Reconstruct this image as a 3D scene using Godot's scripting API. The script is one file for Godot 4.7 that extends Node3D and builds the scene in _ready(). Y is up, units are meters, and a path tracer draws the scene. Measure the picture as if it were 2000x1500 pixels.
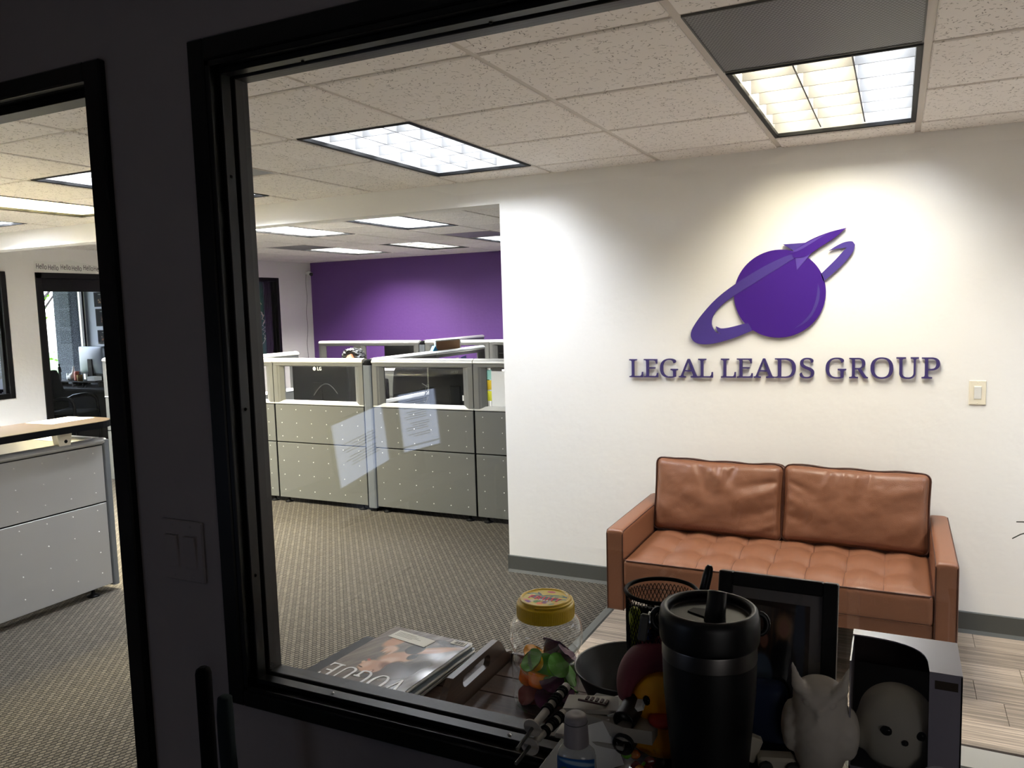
extends Node3D

# ---------------------------------------------------------------- geometry collector
class Geo:
	var v := PackedVector3Array()
	var n := PackedVector3Array()
	var t := PackedVector2Array()
	var i := PackedInt32Array()

	func poly(p: Array, uv: Array = []) -> void:          # counter-clockwise seen from outside
		var nn: Vector3 = (p[1] - p[0]).cross(p[2] - p[0]).normalized()
		var b := v.size()
		for k in p.size():
			v.append(p[k]); n.append(nn)
			t.append(uv[k] if uv.size() else Vector2.ZERO)
		for k in range(1, p.size() - 1):
			i.append_array([b, b + k + 1, b + k])

	func out(p: Array, c: Vector3) -> void:                # the same, turned away from c
		var nn: Vector3 = (p[1] - p[0]).cross(p[2] - p[0])
		if nn.dot(p[0] - c) < 0.0:
			p.reverse()
		poly(p)

	func box(xf: Transform3D, s: Vector3, b := 0.0) -> void:
		var h := s / 2.0
		b = minf(b, minf(h.x, minf(h.y, h.z)) * 0.9)
		var pt := func(sg: Vector3, axis: int) -> Vector3:
			var q := Vector3(sg.x * (h.x - b), sg.y * (h.y - b), sg.z * (h.z - b))
			q[axis] = sg[axis] * h[axis]
			return xf * q
		var c := xf.origin
		for a in 3:
			var e := (a + 1) % 3
			var f := (a + 2) % 3
			for s1 in [-1.0, 1.0]:
				var q := []
				for w in [[-1, -1], [1, -1], [1, 1], [-1, 1]]:
					var sg := Vector3.ZERO
					sg[a] = s1; sg[e] = w[0]; sg[f] = w[1]
					q.append(pt.call(sg, a))
				out(q, c)
				if b > 0.0:
					for s2 in [-1.0, 1.0]:
						var g0 := Vector3.ZERO
						g0[a] = s1; g0[e] = s2; g0[f] = -1
						var g1 := g0
						g1[f] = 1
						out([pt.call(g0, a), pt.call(g1, a), pt.call(g1, e), pt.call(g0, e)], c)
		if b > 0.0:
			for x in [-1.0, 1.0]:
				for y in [-1.0, 1.0]:
					for z in [-1.0, 1.0]:
						var g := Vector3(x, y, z)
						out([pt.call(g, 0), pt.call(g, 1), pt.call(g, 2)], c)

	func bx(x0: float, y0: float, z0: float, x1: float, y1: float, z1: float, b := 0.0) -> void:
		box(Transform3D(Basis(), Vector3((x0 + x1) / 2, (y0 + y1) / 2, (z0 + z1) / 2)), Vector3(absf(x1 - x0), absf(y1 - y0), absf(z1 - z0)), b)

	func grid(nu: int, nv: int, f: Callable, wu := false, wv := false, flip := false) -> void:
		var b := v.size()
		var w := nu + 1
		for y in nv + 1:
			for x in w:
				v.append(f.call(float(x) / nu, float(y) / nv))
				n.append(Vector3.ZERO)
				t.append(Vector2(float(x) / nu, float(y) / nv))
		for y in nv:
			for x in nu:
				var a := b + y * w + x
				tri(a, a + 1, a + w + 1, flip)
				tri(a, a + w + 1, a + w, flip)
		if wu:
			for y in nv + 1:
				var s := n[b + y * w] + n[b + y * w + nu]
				n[b + y * w] = s; n[b + y * w + nu] = s
		if wv:
			for x in w:
				var s := n[b + x] + n[b + nv * w + x]
				n[b + x] = s; n[b + nv * w + x] = s
		for k in range(b, v.size()):
			n[k] = n[k].normalized()

	func tri(a: int, c: int, d: int, flip := false) -> void:
		var g := (v[c] - v[a]).cross(v[d] - v[a])
		if flip:
			g = -g
			i.append_array([a, c, d])
		else:
			i.append_array([a, d, c])
		n[a] += g; n[c] += g; n[d] += g

	func tube(p: Array, r, sides := 8, caps := true) -> void:
		var m := p.size()
		var fr := []
		var up := Vector3.UP
		for k in m:
			var d: Vector3 = (p[mini(k + 1, m - 1)] - p[maxi(k - 1, 0)]).normalized()
			if absf(d.dot(up)) > 0.97:
				up = Vector3.RIGHT if absf(d.x) < 0.9 else Vector3.BACK
			var e: Vector3 = (up - d * up.dot(d)).normalized()
			up = e
			fr.append([e, d.cross(e)])
		grid(sides, m - 1, func(u, w):
			var k := int(round(w * (m - 1)))
			var rr: float = r[k] if r is Array else r
			return p[k] + fr[k][0] * cos(u * TAU) * rr + fr[k][1] * sin(u * TAU) * rr, true, false)
		if caps:
			for k in [0, m - 1]:
				var rr: float = r[k] if r is Array else r
				var q := []
				for s in sides:
					q.append(p[k] + fr[k][0] * cos(s * TAU / sides) * rr + fr[k][1] * sin(s * TAU / sides) * rr)
				out(q, p[1] if k == 0 else p[m - 2])

	func lathe(prof: Array, seg := 32, xf := Transform3D()) -> void:   # prof: Vector2(radius, y), bottom to top
		var m := prof.size()
		grid(seg, m - 1, func(u, w):
			var q: Vector2 = prof[int(round(w * (m - 1)))]
			return xf * Vector3(cos(u * TAU) * q.x, q.y, -sin(u * TAU) * q.x), true, false)

	func prism(pl: PackedVector2Array, d: float, xf := Transform3D()) -> void:   # outline in x-y, from z=0 to z=d
		if pl.size() > 2:
			var area := 0.0
			for k in pl.size():
				area += pl[k].cross(pl[(k + 1) % pl.size()])
			if area < 0.0:
				pl.reverse()
			var ids := Geometry2D.triangulate_polygon(pl)
			for k in range(0, ids.size(), 3):
				var a := pl[ids[k]]
				var b := pl[ids[k + 1]]
				var c := pl[ids[k + 2]]
				if (b - a).cross(c - a) < 0.0:
					var s := b
					b = c; c = s
				poly([xf * Vector3(a.x, a.y, d), xf * Vector3(b.x, b.y, d), xf * Vector3(c.x, c.y, d)], [a, b, c])
				poly([xf * Vector3(a.x, a.y, 0), xf * Vector3(c.x, c.y, 0), xf * Vector3(b.x, b.y, 0)], [a, c, b])
			for k in pl.size():
				var a := pl[k]
				var b := pl[(k + 1) % pl.size()]
				poly([xf * Vector3(a.x, a.y, 0), xf * Vector3(b.x, b.y, 0), xf * Vector3(b.x, b.y, d), xf * Vector3(a.x, a.y, d)])

	func soft_box(c: Vector3i, f: Callable) -> void:       # a closed box of c cells a side, f maps the cube (-1..1) to space
		var b := v.size()
		for a in 3:
			var e := (a + 1) % 3
			var g := (a + 2) % 3
			for s in [-1.0, 1.0]:
				var b2 := v.size()
				var nu: int = c[e]
				var nv: int = c[g]
				for y in nv + 1:
					for x in nu + 1:
						var q := Vector3.ZERO
						q[a] = s; q[e] = 2.0 * x / nu - 1.0; q[g] = 2.0 * y / nv - 1.0
						v.append(f.call(q)); n.append(Vector3.ZERO); t.append(Vector2(q[e], q[g]))
				for y in nv:
					for x in nu:
						var k := b2 + y * (nu + 1) + x
						tri(k, k + 1, k + nu + 2, s < 0)
						tri(k, k + nu + 2, k + nu + 1, s < 0)
		weld(b)

	func weld(b: int) -> void:
		var seen := {}
		for k in range(b, v.size()):
			var key := Vector3i((v[k] * 20000.0).round())
			seen[key] = seen.get(key, Vector3.ZERO) + n[k]
		for k in range(b, v.size()):
			n[k] = seen[Vector3i((v[k] * 20000.0).round())].normalized()

	func sdf(lo: Vector3, hi: Vector3, cell: float, f: Callable) -> void:   # surface nets
		var d := Vector3i(((hi - lo) / cell).ceil()) + Vector3i.ONE
		var val := PackedFloat32Array()
		val.resize(d.x * d.y * d.z)
		var at := 0
		for z in d.z:
			for y in d.y:
				for x in d.x:
					val[at] = f.call(lo + Vector3(x, y, z) * cell)
					at += 1
		var id := {}
		var b := v.size()
		var sx := 1
		var sy := d.x
		var sz := d.x * d.y
		for z in d.z - 1:
			for y in d.y - 1:
				for x in d.x - 1:
					var o := x + y * sy + z * sz
					var m := 0
					var sum := Vector3.ZERO
					for e in [[0, 1, 0], [0, 2, 1], [0, 4, 2], [1, 3, 1], [1, 5, 2], [2, 3, 0], [2, 6, 2], [3, 7, 2], [4, 5, 0], [4, 6, 1], [5, 7, 1], [6, 7, 0]]:
						var k0: int = e[0]
						var k1: int = e[1]
						var v0 := val[o + (k0 & 1) * sx + ((k0 >> 1) & 1) * sy + ((k0 >> 2) & 1) * sz]
						var v1 := val[o + (k1 & 1) * sx + ((k1 >> 1) & 1) * sy + ((k1 >> 2) & 1) * sz]
						if (v0 < 0.0) != (v1 < 0.0):
							var q := Vector3(k0 & 1, (k0 >> 1) & 1, (k0 >> 2) & 1)
							q[e[2]] += v0 / (v0 - v1)
							sum += q
							m += 1
					if m:
						id[o] = v.size()
						v.append(lo + (Vector3(x, y, z) + sum / m) * cell)
						n.append(Vector3.ZERO); t.append(Vector2.ZERO)
		for o in id:
			var x: int = o % d.x
			var y: int = (o / sy) % d.y
			var z: int = o / sz
			var inside: bool = val[o] < 0.0
			if y > 0 and z > 0 and inside != (val[o + sx] < 0.0):
				fan(id, [o, o - sy, o - sy - sz, o - sz], not inside)
			if x > 0 and z > 0 and inside != (val[o + sy] < 0.0):
				fan(id, [o, o - sz, o - sz - sx, o - sx], not inside)
			if x > 0 and y > 0 and inside != (val[o + sz] < 0.0):
				fan(id, [o, o - sx, o - sx - sy, o - sy], not inside)
		for k in range(b, v.size()):
			n[k] = n[k].normalized()

	func fan(id: Dictionary, q: Array, flip: bool) -> void:
		for k in q:
			if not id.has(k):
				return
		tri(id[q[0]], id[q[1]], id[q[2]], flip)
		tri(id[q[0]], id[q[2]], id[q[3]], flip)

	func mesh() -> ArrayMesh:
		var m := ArrayMesh.new()
		var a := []
		a.resize(Mesh.ARRAY_MAX)
		a[Mesh.ARRAY_VERTEX] = v
		a[Mesh.ARRAY_NORMAL] = n
		a[Mesh.ARRAY_TEX_UV] = t
		a[Mesh.ARRAY_INDEX] = i
		m.add_surface_from_arrays(Mesh.PRIMITIVE_TRIANGLES, a)
		return m

# ---------------------------------------------------------------- scene helpers
var used := {}
var m := {}                        # materials by name

func numbered(s: String) -> String:
	used[s] = used.get(s, -1) + 1
	return s if used[s] == 0 else "%s_%03d" % [s, used[s]]

func obj(called: String, g, mt: Material, parent: Node3D = self, at := Vector3.ZERO, rot := Vector3.ZERO) -> MeshInstance3D:
	var o := MeshInstance3D.new()
	o.name = numbered(called) if parent == self else called
	o.mesh = g.mesh() if g is Geo else g
	o.material_override = mt
	parent.add_child(o, true)
	o.position = at
	o.rotation = rot
	return o

func thing(called: String, label: String, category: String, at := Vector3.ZERO, yaw := 0.0, group := "") -> Node3D:
	var o := Node3D.new()
	o.name = numbered(called)
	add_child(o, true)
	o.position = at
	o.rotation.y = yaw
	tag(o, label, category, group)
	return o

func tag(o: Node, label: String, category: String, group := "") -> void:
	o.set_meta("label", label)
	o.set_meta("category", category)
	if group:
		o.set_meta("group", group)

func struct(o: Node, label := "") -> Node:
	o.set_meta("kind", "structure")
	if label:
		o.set_meta("label", label)
	return o

func holder(called: String, label := "") -> Node3D:
	var o := Node3D.new()
	o.name = numbered(called)
	add_child(o, true)
	struct(o, label)
	return o

func stuff(o: Node) -> Node:
	o.set_meta("kind", "stuff")
	return o

func cbox(x0: float, y0: float, z0: float, x1: float, y1: float, z1: float, b := 0.0) -> Geo:
	var g := Geo.new()
	g.bx(x0, y0, z0, x1, y1, z1, b)
	return g

func mt(called: String, c: Color, rough := 0.6, metal := 0.0, spec := 0.5) -> StandardMaterial3D:
	var x := StandardMaterial3D.new()
	x.resource_name = called
	x.albedo_color = c
	x.roughness = rough
	x.metallic = metal
	x.metallic_specular = spec
	m[called] = x
	return x

func tri(x: StandardMaterial3D, sc: Vector3, world := false) -> StandardMaterial3D:
	x.uv1_triplanar = true
	x.uv1_world_triplanar = world
	x.uv1_triplanar_sharpness = 8.0
	x.uv1_scale = sc
	return x

func noise(freq: float, sd: int, size := 256, oct := 4, normal := false, strength := 4.0) -> NoiseTexture2D:
	var f := FastNoiseLite.new()
	f.seed = sd
	f.frequency = freq
	f.fractal_octaves = oct
	var x := NoiseTexture2D.new()
	x.width = size; x.height = size
	x.seamless = true
	x.noise = f
	x.as_normal_map = normal
	x.bump_strength = strength
	return x

func bumpy(x: StandardMaterial3D, tx: Texture2D, sc := 1.0) -> StandardMaterial3D:
	x.normal_enabled = true
	x.normal_texture = tx
	x.normal_scale = sc
	return x

func grey(c: float) -> Color:
	return Color(c, c, c)

func tx(s: String, size: float, depth := 0.002, bold := false, family := "Droid Sans") -> TextMesh:
	var f := SystemFont.new()
	f.font_names = PackedStringArray([family])
	if bold:
		f.font_weight = 700
	var x := TextMesh.new()
	x.font = f
	x.font_size = 64
	x.pixel_size = size / 64.0
	x.text = s
	x.depth = depth
	x.curve_step = 1.0
	return x

func B(x: Vector3, y: Vector3) -> Basis:
	return Basis(x.normalized(), y.normalized(), x.cross(y).normalized())

static func smin(a: float, b: float, k: float) -> float:
	var h := maxf(k - absf(a - b), 0.0) / k
	return minf(a, b) - h * h * k * 0.25

static func ball(p: Vector3, c: Vector3, r: Vector3) -> float:
	var q := (p - c) / r
	var k := q.length()
	return (k - 1.0) * minf(r.x, minf(r.y, r.z)) if k > 0.3 else -0.7 * minf(r.x, minf(r.y, r.z))

static func bone(p: Vector3, a: Vector3, b: Vector3, ra: float, rb: float) -> float:
	var h := clampf((p - a).dot(b - a) / (b - a).length_squared(), 0.0, 1.0)
	return (p - a.lerp(b, h)).length() - lerpf(ra, rb, h)

func pv(s: Array) -> PackedVector2Array:
	var o := PackedVector2Array()
	for k in range(0, s.size(), 2):
		o.append(Vector2(s[k], s[k + 1]))
	return o

const CAM_Y := 1.614
const CEIL := 2.376                 # lobby ceiling
const CEIL2 := 2.426                # open office ceiling
const ZW := -4.234                  # the wall with the lettering
const XL := -8.5                    # left wall
const ZP := -10.1                   # far purple wall
const ZF := -1.0                    # window wall of the dark office, camera side
const ZB := -1.07                   # the same wall, lobby side

func _ready() -> void:
	# ---- camera
	var cam := Camera3D.new()
	cam.name = "camera"
	add_child(cam)
	cam.position = Vector3(0, CAM_Y, 0)
	cam.rotation = Vector3(-0.0963043, 0.4556196, -0.0283666)
	cam.fov = 51.92
	cam.near = 0.02
	cam.far = 200.0
	cam.current = true
	# ---- sky and exposure
	var env := Environment.new()
	env.background_mode = Environment.BG_SKY
	var sky := Sky.new()
	var sm := ProceduralSkyMaterial.new()
	sm.sky_top_color = Color(0.80, 0.88, 1.0)
	sm.sky_horizon_color = Color(0.97, 0.98, 1.0)
	sm.ground_bottom_color = Color(0.42, 0.43, 0.40)
	sm.ground_horizon_color = Color(0.75, 0.77, 0.78)
	sm.sky_energy_multiplier = 1.0
	sky.sky_material = sm
	env.sky = sky
	env.background_energy_multiplier = 2.4
	env.tonemap_mode = Environment.TONE_MAPPER_LINEAR
	env.tonemap_exposure = 5.0
	env.sdfgi_enabled = true
	env.ssao_enabled = true
	env.ssil_enabled = true
	var we := WorldEnvironment.new()
	we.name = "environment"
	we.environment = env
	add_child(we)
	materials()
	ceiling_lights()
	shell()
	ceilings()
	floors()
	window_wall()
	logo_wall()
	cubicles()
	reception_desk()
	sofa()
	console_table()
	left_wall_things()
	side_office()
	dark_room()
	shelf_things()
	cubicle_things()

func materials() -> void:
	var orange := noise(0.03, 3, 256, 3, true, 2.0)
	bumpy(tri(mt("white_wall", Color(0.925, 0.92, 0.905), 0.75), Vector3.ONE * 2.0, true), orange, 0.2)
	bumpy(tri(mt("purple_wall", Color(0.365, 0.215, 0.495), 0.6), Vector3.ONE * 2.0, true), orange, 0.3)
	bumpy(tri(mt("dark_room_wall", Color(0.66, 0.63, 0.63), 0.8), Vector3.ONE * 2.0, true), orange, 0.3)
	mt("black_frame", Color(0.035, 0.033, 0.032), 0.38, 0.0, 0.4)
	mt("brown_frame", Color(0.075, 0.07, 0.064), 0.45)
	mt("black", Color(0.03, 0.03, 0.032), 0.5, 0.0, 0.22)
	mt("black_gloss", Color(0.02, 0.02, 0.022), 0.2, 0.0, 0.35)
	mt("black_soft", Color(0.045, 0.045, 0.05), 0.8, 0.0, 0.2)
	mt("tee_bar", Color(0.80, 0.77, 0.73), 0.55)
	mt("base_grey", Color(0.29, 0.295, 0.28), 0.6)
	mt("fixture_white", Color(0.93, 0.93, 0.91), 0.35)
	mt("fixture_inside", Color(0.46, 0.46, 0.46), 0.6, 0.0, 0.3)
	mt("louver", Color(0.40, 0.40, 0.40), 0.5, 0.0, 0.3)
	mt("alu", Color(0.80, 0.80, 0.78), 0.38, 0.35)
	mt("rivet_white", Color(0.86, 0.86, 0.84), 0.4)
	mt("alu_frame", Color(0.47, 0.47, 0.455), 0.42, 0.45)
	bumpy(mt("panel_grey", Color(0.41, 0.415, 0.40), 0.5, 0.35), noise(0.4, 8, 128, 2, true, 1.0), 0.1)
	mt("desk_grey", Color(0.67, 0.67, 0.665), 0.5, 0.3)
	mt("panel_blue_grey", Color(0.44, 0.46, 0.48), 0.45, 0.4)
	mt("steel", Color(0.74, 0.74, 0.74), 0.25, 1.0)
	mt("paper", Color(0.90, 0.90, 0.88), 0.8)
	mt("cream", Color(0.90, 0.87, 0.79), 0.4)
	mt("purple_sign", Color(0.25, 0.115, 0.50), 0.6, 0.0, 0.25)
	mt("violet_sign", Color(0.29, 0.23, 0.53), 0.6, 0.0, 0.25)
	mt("violet_shine", Color(0.35, 0.27, 0.60), 0.6, 0.0, 0.25)
	mt("letter_navy", Color(0.21, 0.17, 0.40), 0.5)
	var g := mt("pane", Color(0.5, 0.5, 0.5, 0.004), 0.0)
	g.transparency = BaseMaterial3D.TRANSPARENCY_ALPHA
	var cgl := mt("cubicle_pane", Color(0.5, 0.5, 0.5, 0.004), 0.0, 0.0, 0.25)
	cgl.transparency = BaseMaterial3D.TRANSPARENCY_ALPHA
	var jar := mt("clear_plastic", Color(1, 1, 1, 0.015), 0.03)
	jar.transparency = BaseMaterial3D.TRANSPARENCY_ALPHA
	# leather: fine grain
	var lt := mt("leather", Color(0.47, 0.305, 0.215), 0.42)
	bumpy(tri(lt, Vector3.ONE * 6.0), noise(0.12, 21, 256, 4, true, 3.0), 0.25)
	mt("leather_piping", Color(0.24, 0.115, 0.065), 0.45)
	# ceiling tile: fissures
	var rng := RandomNumberGenerator.new()
	rng.seed = 5
	var im := Image.create(512, 512, false, Image.FORMAT_RGB8)
	im.fill(Color(0.93, 0.912, 0.89))
	for k in 1100:
		var p := Vector2(rng.randf() * 512, rng.randf() * 512)
		var a := rng.randf() * TAU
		var dk := rng.randf_range(0.30, 0.62)
		var ln := rng.randi_range(1, 9) if k > 500 else rng.randi_range(6, 15)
		for s in ln:
			a += rng.randf_range(-0.6, 0.6)
			p += Vector2(cos(a), sin(a))
			im.set_pixel(posmod(int(p.x), 512), posmod(int(p.y), 512), Color(dk, dk * 0.95, dk * 0.88))
			if s > 1 and s < ln - 2 and rng.randf() < 0.6:
				im.set_pixel(posmod(int(p.x) + 1, 512), posmod(int(p.y), 512), Color(dk * 1.15, dk * 1.1, dk))
	var tile := mt("ceiling_tile", Color(1, 1, 1), 0.9)
	tile.albedo_texture = ImageTexture.create_from_image(im)
	tri(tile, Vector3.ONE * 1.35, true)
	# carpet: columns of slanted loops
	var c := Image.create(512, 512, false, Image.FORMAT_RGB8)
	var hb := Image.create(512, 512, false, Image.FORMAT_RGB8)
	var jit := []
	for k in 4000:
		jit.append(rng.randf())
	for y in 512:
		for x in 512:
			var col := int(x / 32.0)
			var u := fmod(x, 32.0) / 32.0
			var vv: float = y / 36.5714 + (0.5 if col % 2 else 0.0) + 0.22 * (u - 0.5)
			var row := posmod(int(floor(vv)), 14)
			var f: float = vv - floor(vv)
			var j: float = jit[(row * 17 + col * 131) % 4000]
			var j2: float = jit[(int(y / 3.0) * 37 + int(x / 3.0) * 11) % 4000]
			var j3: float = jit[(int(y / 2.0) * 53 + int(x / 7.0) * 29) % 4000]
			# a pale loop across the upper part of each cell, a thinner one below, dark yarn between
			var h := clampf(1.3 - pow((f - 0.30) / 0.26, 2.0) - pow((u - 0.5) / 0.62, 4.0), 0.0, 1.0)
			h = maxf(h, 0.62 * clampf(1.2 - pow((f - 0.80) / 0.15, 2.0) - pow((u - 0.5) / 0.5, 4.0), 0.0, 1.0))
			var l := lerpf(0.175, 0.505, clampf(h + (j2 - 0.5) * 0.30 + (j3 - 0.5) * 0.3, 0, 1)) * lerpf(0.95, 1.05, j) * (1.02 if col % 2 else 0.91)
			var warm := Color(0.82, 0.775, 0.70) if h > 0.4 else Color(0.78, 0.76, 0.73)
			c.set_pixel(x, y, Color(warm.r * l, warm.g * l, warm.b * l))
			hb.set_pixel(x, y, grey(clampf(h, 0, 1)))
	var cp := mt("carpet", Color(1, 1, 1), 1.0, 0.0, 0.1)
	cp.albedo_texture = ImageTexture.create_from_image(c)
	cp.heightmap_enabled = true
	cp.heightmap_texture = ImageTexture.create_from_image(hb)
	cp.heightmap_scale = 0.15
	tri(cp, Vector3.ONE * (1.0 / 0.32))
	# wood: streaks along x
	for w in [["plank_a", 0.55, 0.495, 0.435], ["plank_b", 0.505, 0.455, 0.40], ["plank_c", 0.58, 0.525, 0.465], ["table_wood", 0.20, 0.145, 0.115], ["tray_wood", 0.27, 0.20, 0.16], ["tray_plank", 0.23, 0.175, 0.15], ["counter_wood", 0.20, 0.145, 0.12]]:
		var im2 := Image.create(512, 128, false, Image.FORMAT_RGB8)
		var nz := FastNoiseLite.new()
		nz.seed = hash(w[0]) % 1000
		nz.frequency = 0.02
		nz.fractal_octaves = 5
		var mix := 0.45 if w[1] > 0.4 else 0.35
		for y in 128:
			for x in 512:
				# seamless round a ring in both directions
				var ax := x / 512.0 * TAU
				var ay := y / 128.0 * TAU
				var s := nz.get_noise_3d(cos(ay) * 110.0, sin(ay) * 110.0, sin(ax) * 14.0 + 9.0 * cos(ax))
				var s2 := nz.get_noise_3d(cos(ay) * 420.0 + 50.0, sin(ay) * 420.0, sin(ax) * 22.0 + 400.0)
				var q := 1.0 + mix * (s * 0.9 + s2 * 0.75)
				im2.set_pixel(x, y, Color(w[1] * q, w[2] * q, w[3] * q))
		var wm := mt(w[0], Color(1, 1, 1), 0.55 if w[1] > 0.4 else 0.36)
		wm.albedo_texture = ImageTexture.create_from_image(im2)
		tri(wm, Vector3(0.9, 4.0, 4.0))
	for s in ["tray_plank", "table_wood", "counter_wood"]:
		m[s].roughness = 0.45
		m[s].metallic_specular = 0.25
	mt("skin", Color(0.80, 0.57, 0.45), 0.55)
	m.skin.subsurf_scatter_enabled = true
	m.skin.subsurf_scatter_strength = 0.15
	mt("hair", Color(0.035, 0.03, 0.028), 0.4)

# ---------------------------------------------------------------- lights
const LX0 := 0.07                   # lobby ceiling grid: x = LX0 - 0.6165 k, z = LZ0 - 0.606 j
const LZ0 := -2.165
const BX0 := -3.84                  # open office grid: x = BX0 - 0.6165 k, z = BZ0 - 0.612 j
const BZ0 := -5.57

func troffer(x1: float, z1: float, zl: float, y: float, label: String, cols: Array, watts: float, glow := 1.0) -> void:
	# corner x1 (right), z1 (near); 0.6165 wide, zl long; opening at y
	var w := 0.6165 - 0.03
	var l := zl - 0.03
	var o := thing("ceiling_light", label, "ceiling light", Vector3(x1 - 0.6165 / 2, y, z1 - zl / 2), 0.0, "recessed ceiling lights")
	var g := Geo.new()
	var d := 0.15
	g.bx(-w / 2 - 0.004, 0.0, -l / 2, -w / 2, d, l / 2)
	g.bx(w / 2, 0.0, -l / 2, w / 2 + 0.004, d, l / 2)
	g.bx(-w / 2, 0.0, -l / 2 - 0.004, w / 2, d, -l / 2)
	g.bx(-w / 2, 0.0, l / 2, w / 2, d, l / 2 + 0.004)
	g.bx(-w / 2, d, -l / 2, w / 2, d + 0.004, l / 2)
	obj("housing", g, m.fixture_inside, o)
	for s in [-1.0, 1.0]:
		obj("door_frame", cbox(s * (w / 2 - 0.017), -0.004, -l / 2, s * (w / 2 + 0.002), 0.014, l / 2, 0.002), m.black, o)
		obj("door_frame", cbox(-w / 2, -0.004, s * (l / 2 - 0.012), w / 2, 0.014, s * (l / 2 + 0.002), 0.002), m.black, o)
	var iw := w - 0.034
	var il := l - 0.024
	for k in [-1.0, 1.0]:
		obj("louver_blade", cbox(k * iw / 6 - 0.0028, 0.020, -il / 2, k * iw / 6 + 0.0028, 0.078, il / 2), m.louver, o)
	for k in 5:
		var z := il * (k - 2.0) / 6.0
		obj("louver_blade", cbox(-iw / 2, 0.020, z - 0.0028, iw / 2, 0.074, z + 0.0028), m.louver, o)
	for k in 3:
		var col: Color = cols[k]
		var x := (k - 1) * iw / 3
		var key := "tube_glow_%s_%.2f" % [col.to_html(false), glow]
		if not m.has(key):
			mt(key, Color(0.9, 0.9, 0.9), 0.4)
			m[key].emission_enabled = true
			m[key].emission = col
			m[key].emission_energy_multiplier = 5.0 * glow
		var tb := Geo.new()
		tb.tube([Vector3(x, 0.118, -il / 2 + 0.02), Vector3(x, 0.118, il / 2 - 0.02)], 0.013, 10)
		obj("tube_lamp", tb, m[key], o)
		var a := AreaLight3D.new()
		a.name = "tube_light"
		a.area_size = Vector2(0.11, il - 0.06)
		a.light_color = col
		a.light_energy = watts / 29.6
		a.area_range = 14.0
		a.area_attenuation = 2.0
		a.shadow_enabled = true
		o.add_child(a, true)
		a.position = Vector3(x, 0.098, 0)
		a.rotation.x = -PI / 2

func ceiling_lights() -> void:
	var cool := Color(0.95, 0.97, 1.0)
	var white := Color(1.0, 0.99, 0.96)
	var warm := Color(1.0, 0.955, 0.84)
	var yel := Color(1.0, 0.93, 0.68)
	var zz := 0.606 * 2
	var W := 15.0
	troffer(LX0, LZ0 - 0.606, zz, CEIL, "square-celled ceiling light over the brown sofa, two columns warm and one cool", [warm, warm, cool], W * 0.72)
	troffer(LX0 - 0.6165 * 3, LZ0 - 0.606, zz, CEIL, "cool white louvred ceiling light nearest the wide opening beside the lettered wall", [cool, cool, cool], W * 0.75)
	troffer(LX0 - 0.6165 * 6, LZ0 - 0.606, zz, CEIL, "white louvred ceiling light between the black post of the window and the yellow light", [cool, cool, cool], W * 1.45)
	troffer(LX0 - 0.6165 * 8, LZ0 - 0.606, zz, CEIL, "yellowish louvred ceiling light seen through the doorway above the reception desk", [yel, yel, yel], W * 4.4)
	troffer(LX0 - 0.6165 * 10, LZ0 - 0.606, zz, CEIL, "white ceiling light farthest left, beyond the yellowish one near the header", [cool, cool, cool], W * 6.5)
	troffer(LX0 + 0.6165 * 3, LZ0 - 0.606, zz, CEIL, "cool white louvred ceiling light of the same row beyond the right edge of the view", [cool, cool, cool], W * 0.9)
	var z2 := 0.612 * 2
	troffer(BX0, BZ0, z2, CEIL2, "bright ceiling light just behind the header, right one of the front pair over the cubicles", [cool, cool, cool], W * 2.0)
	troffer(BX0 - 0.6165 * 2, BZ0, z2, CEIL2, "dimmer ceiling light just behind the header, left one of the front pair over the cubicles", [white, white, white], W * 5.2, 0.8)
	troffer(BX0 - 0.6165 * 4, BZ0 - 0.612 * 4, z2, CEIL2, "far ceiling light beside a grey vent, leftmost in the rear row", [white, white, white], W * 3.0, 0.7)
	troffer(BX0 - 0.6165 * 2, BZ0 - 0.612 * 4, z2, CEIL2, "far ceiling light with a dim greenish grey glow, middle of the rear row", [white, white, white], W * 0.7, 0.5)
	troffer(BX0, BZ0 - 0.612 * 4, z2, CEIL2, "far bright ceiling light cut off by the lettered wall, rightmost in the rear row", [cool, cool, cool], W * 1.2)

# ---------------------------------------------------------------- room shell
func wall(called: String, mtl: Material, b: Array, parent: Node3D = null) -> MeshInstance3D:
	var o := obj(called, cbox(b[0], b[1], b[2], b[3], b[4], b[5]), mtl, parent if parent else self)
	if parent == null:
		struct(o)
	return o

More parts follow.
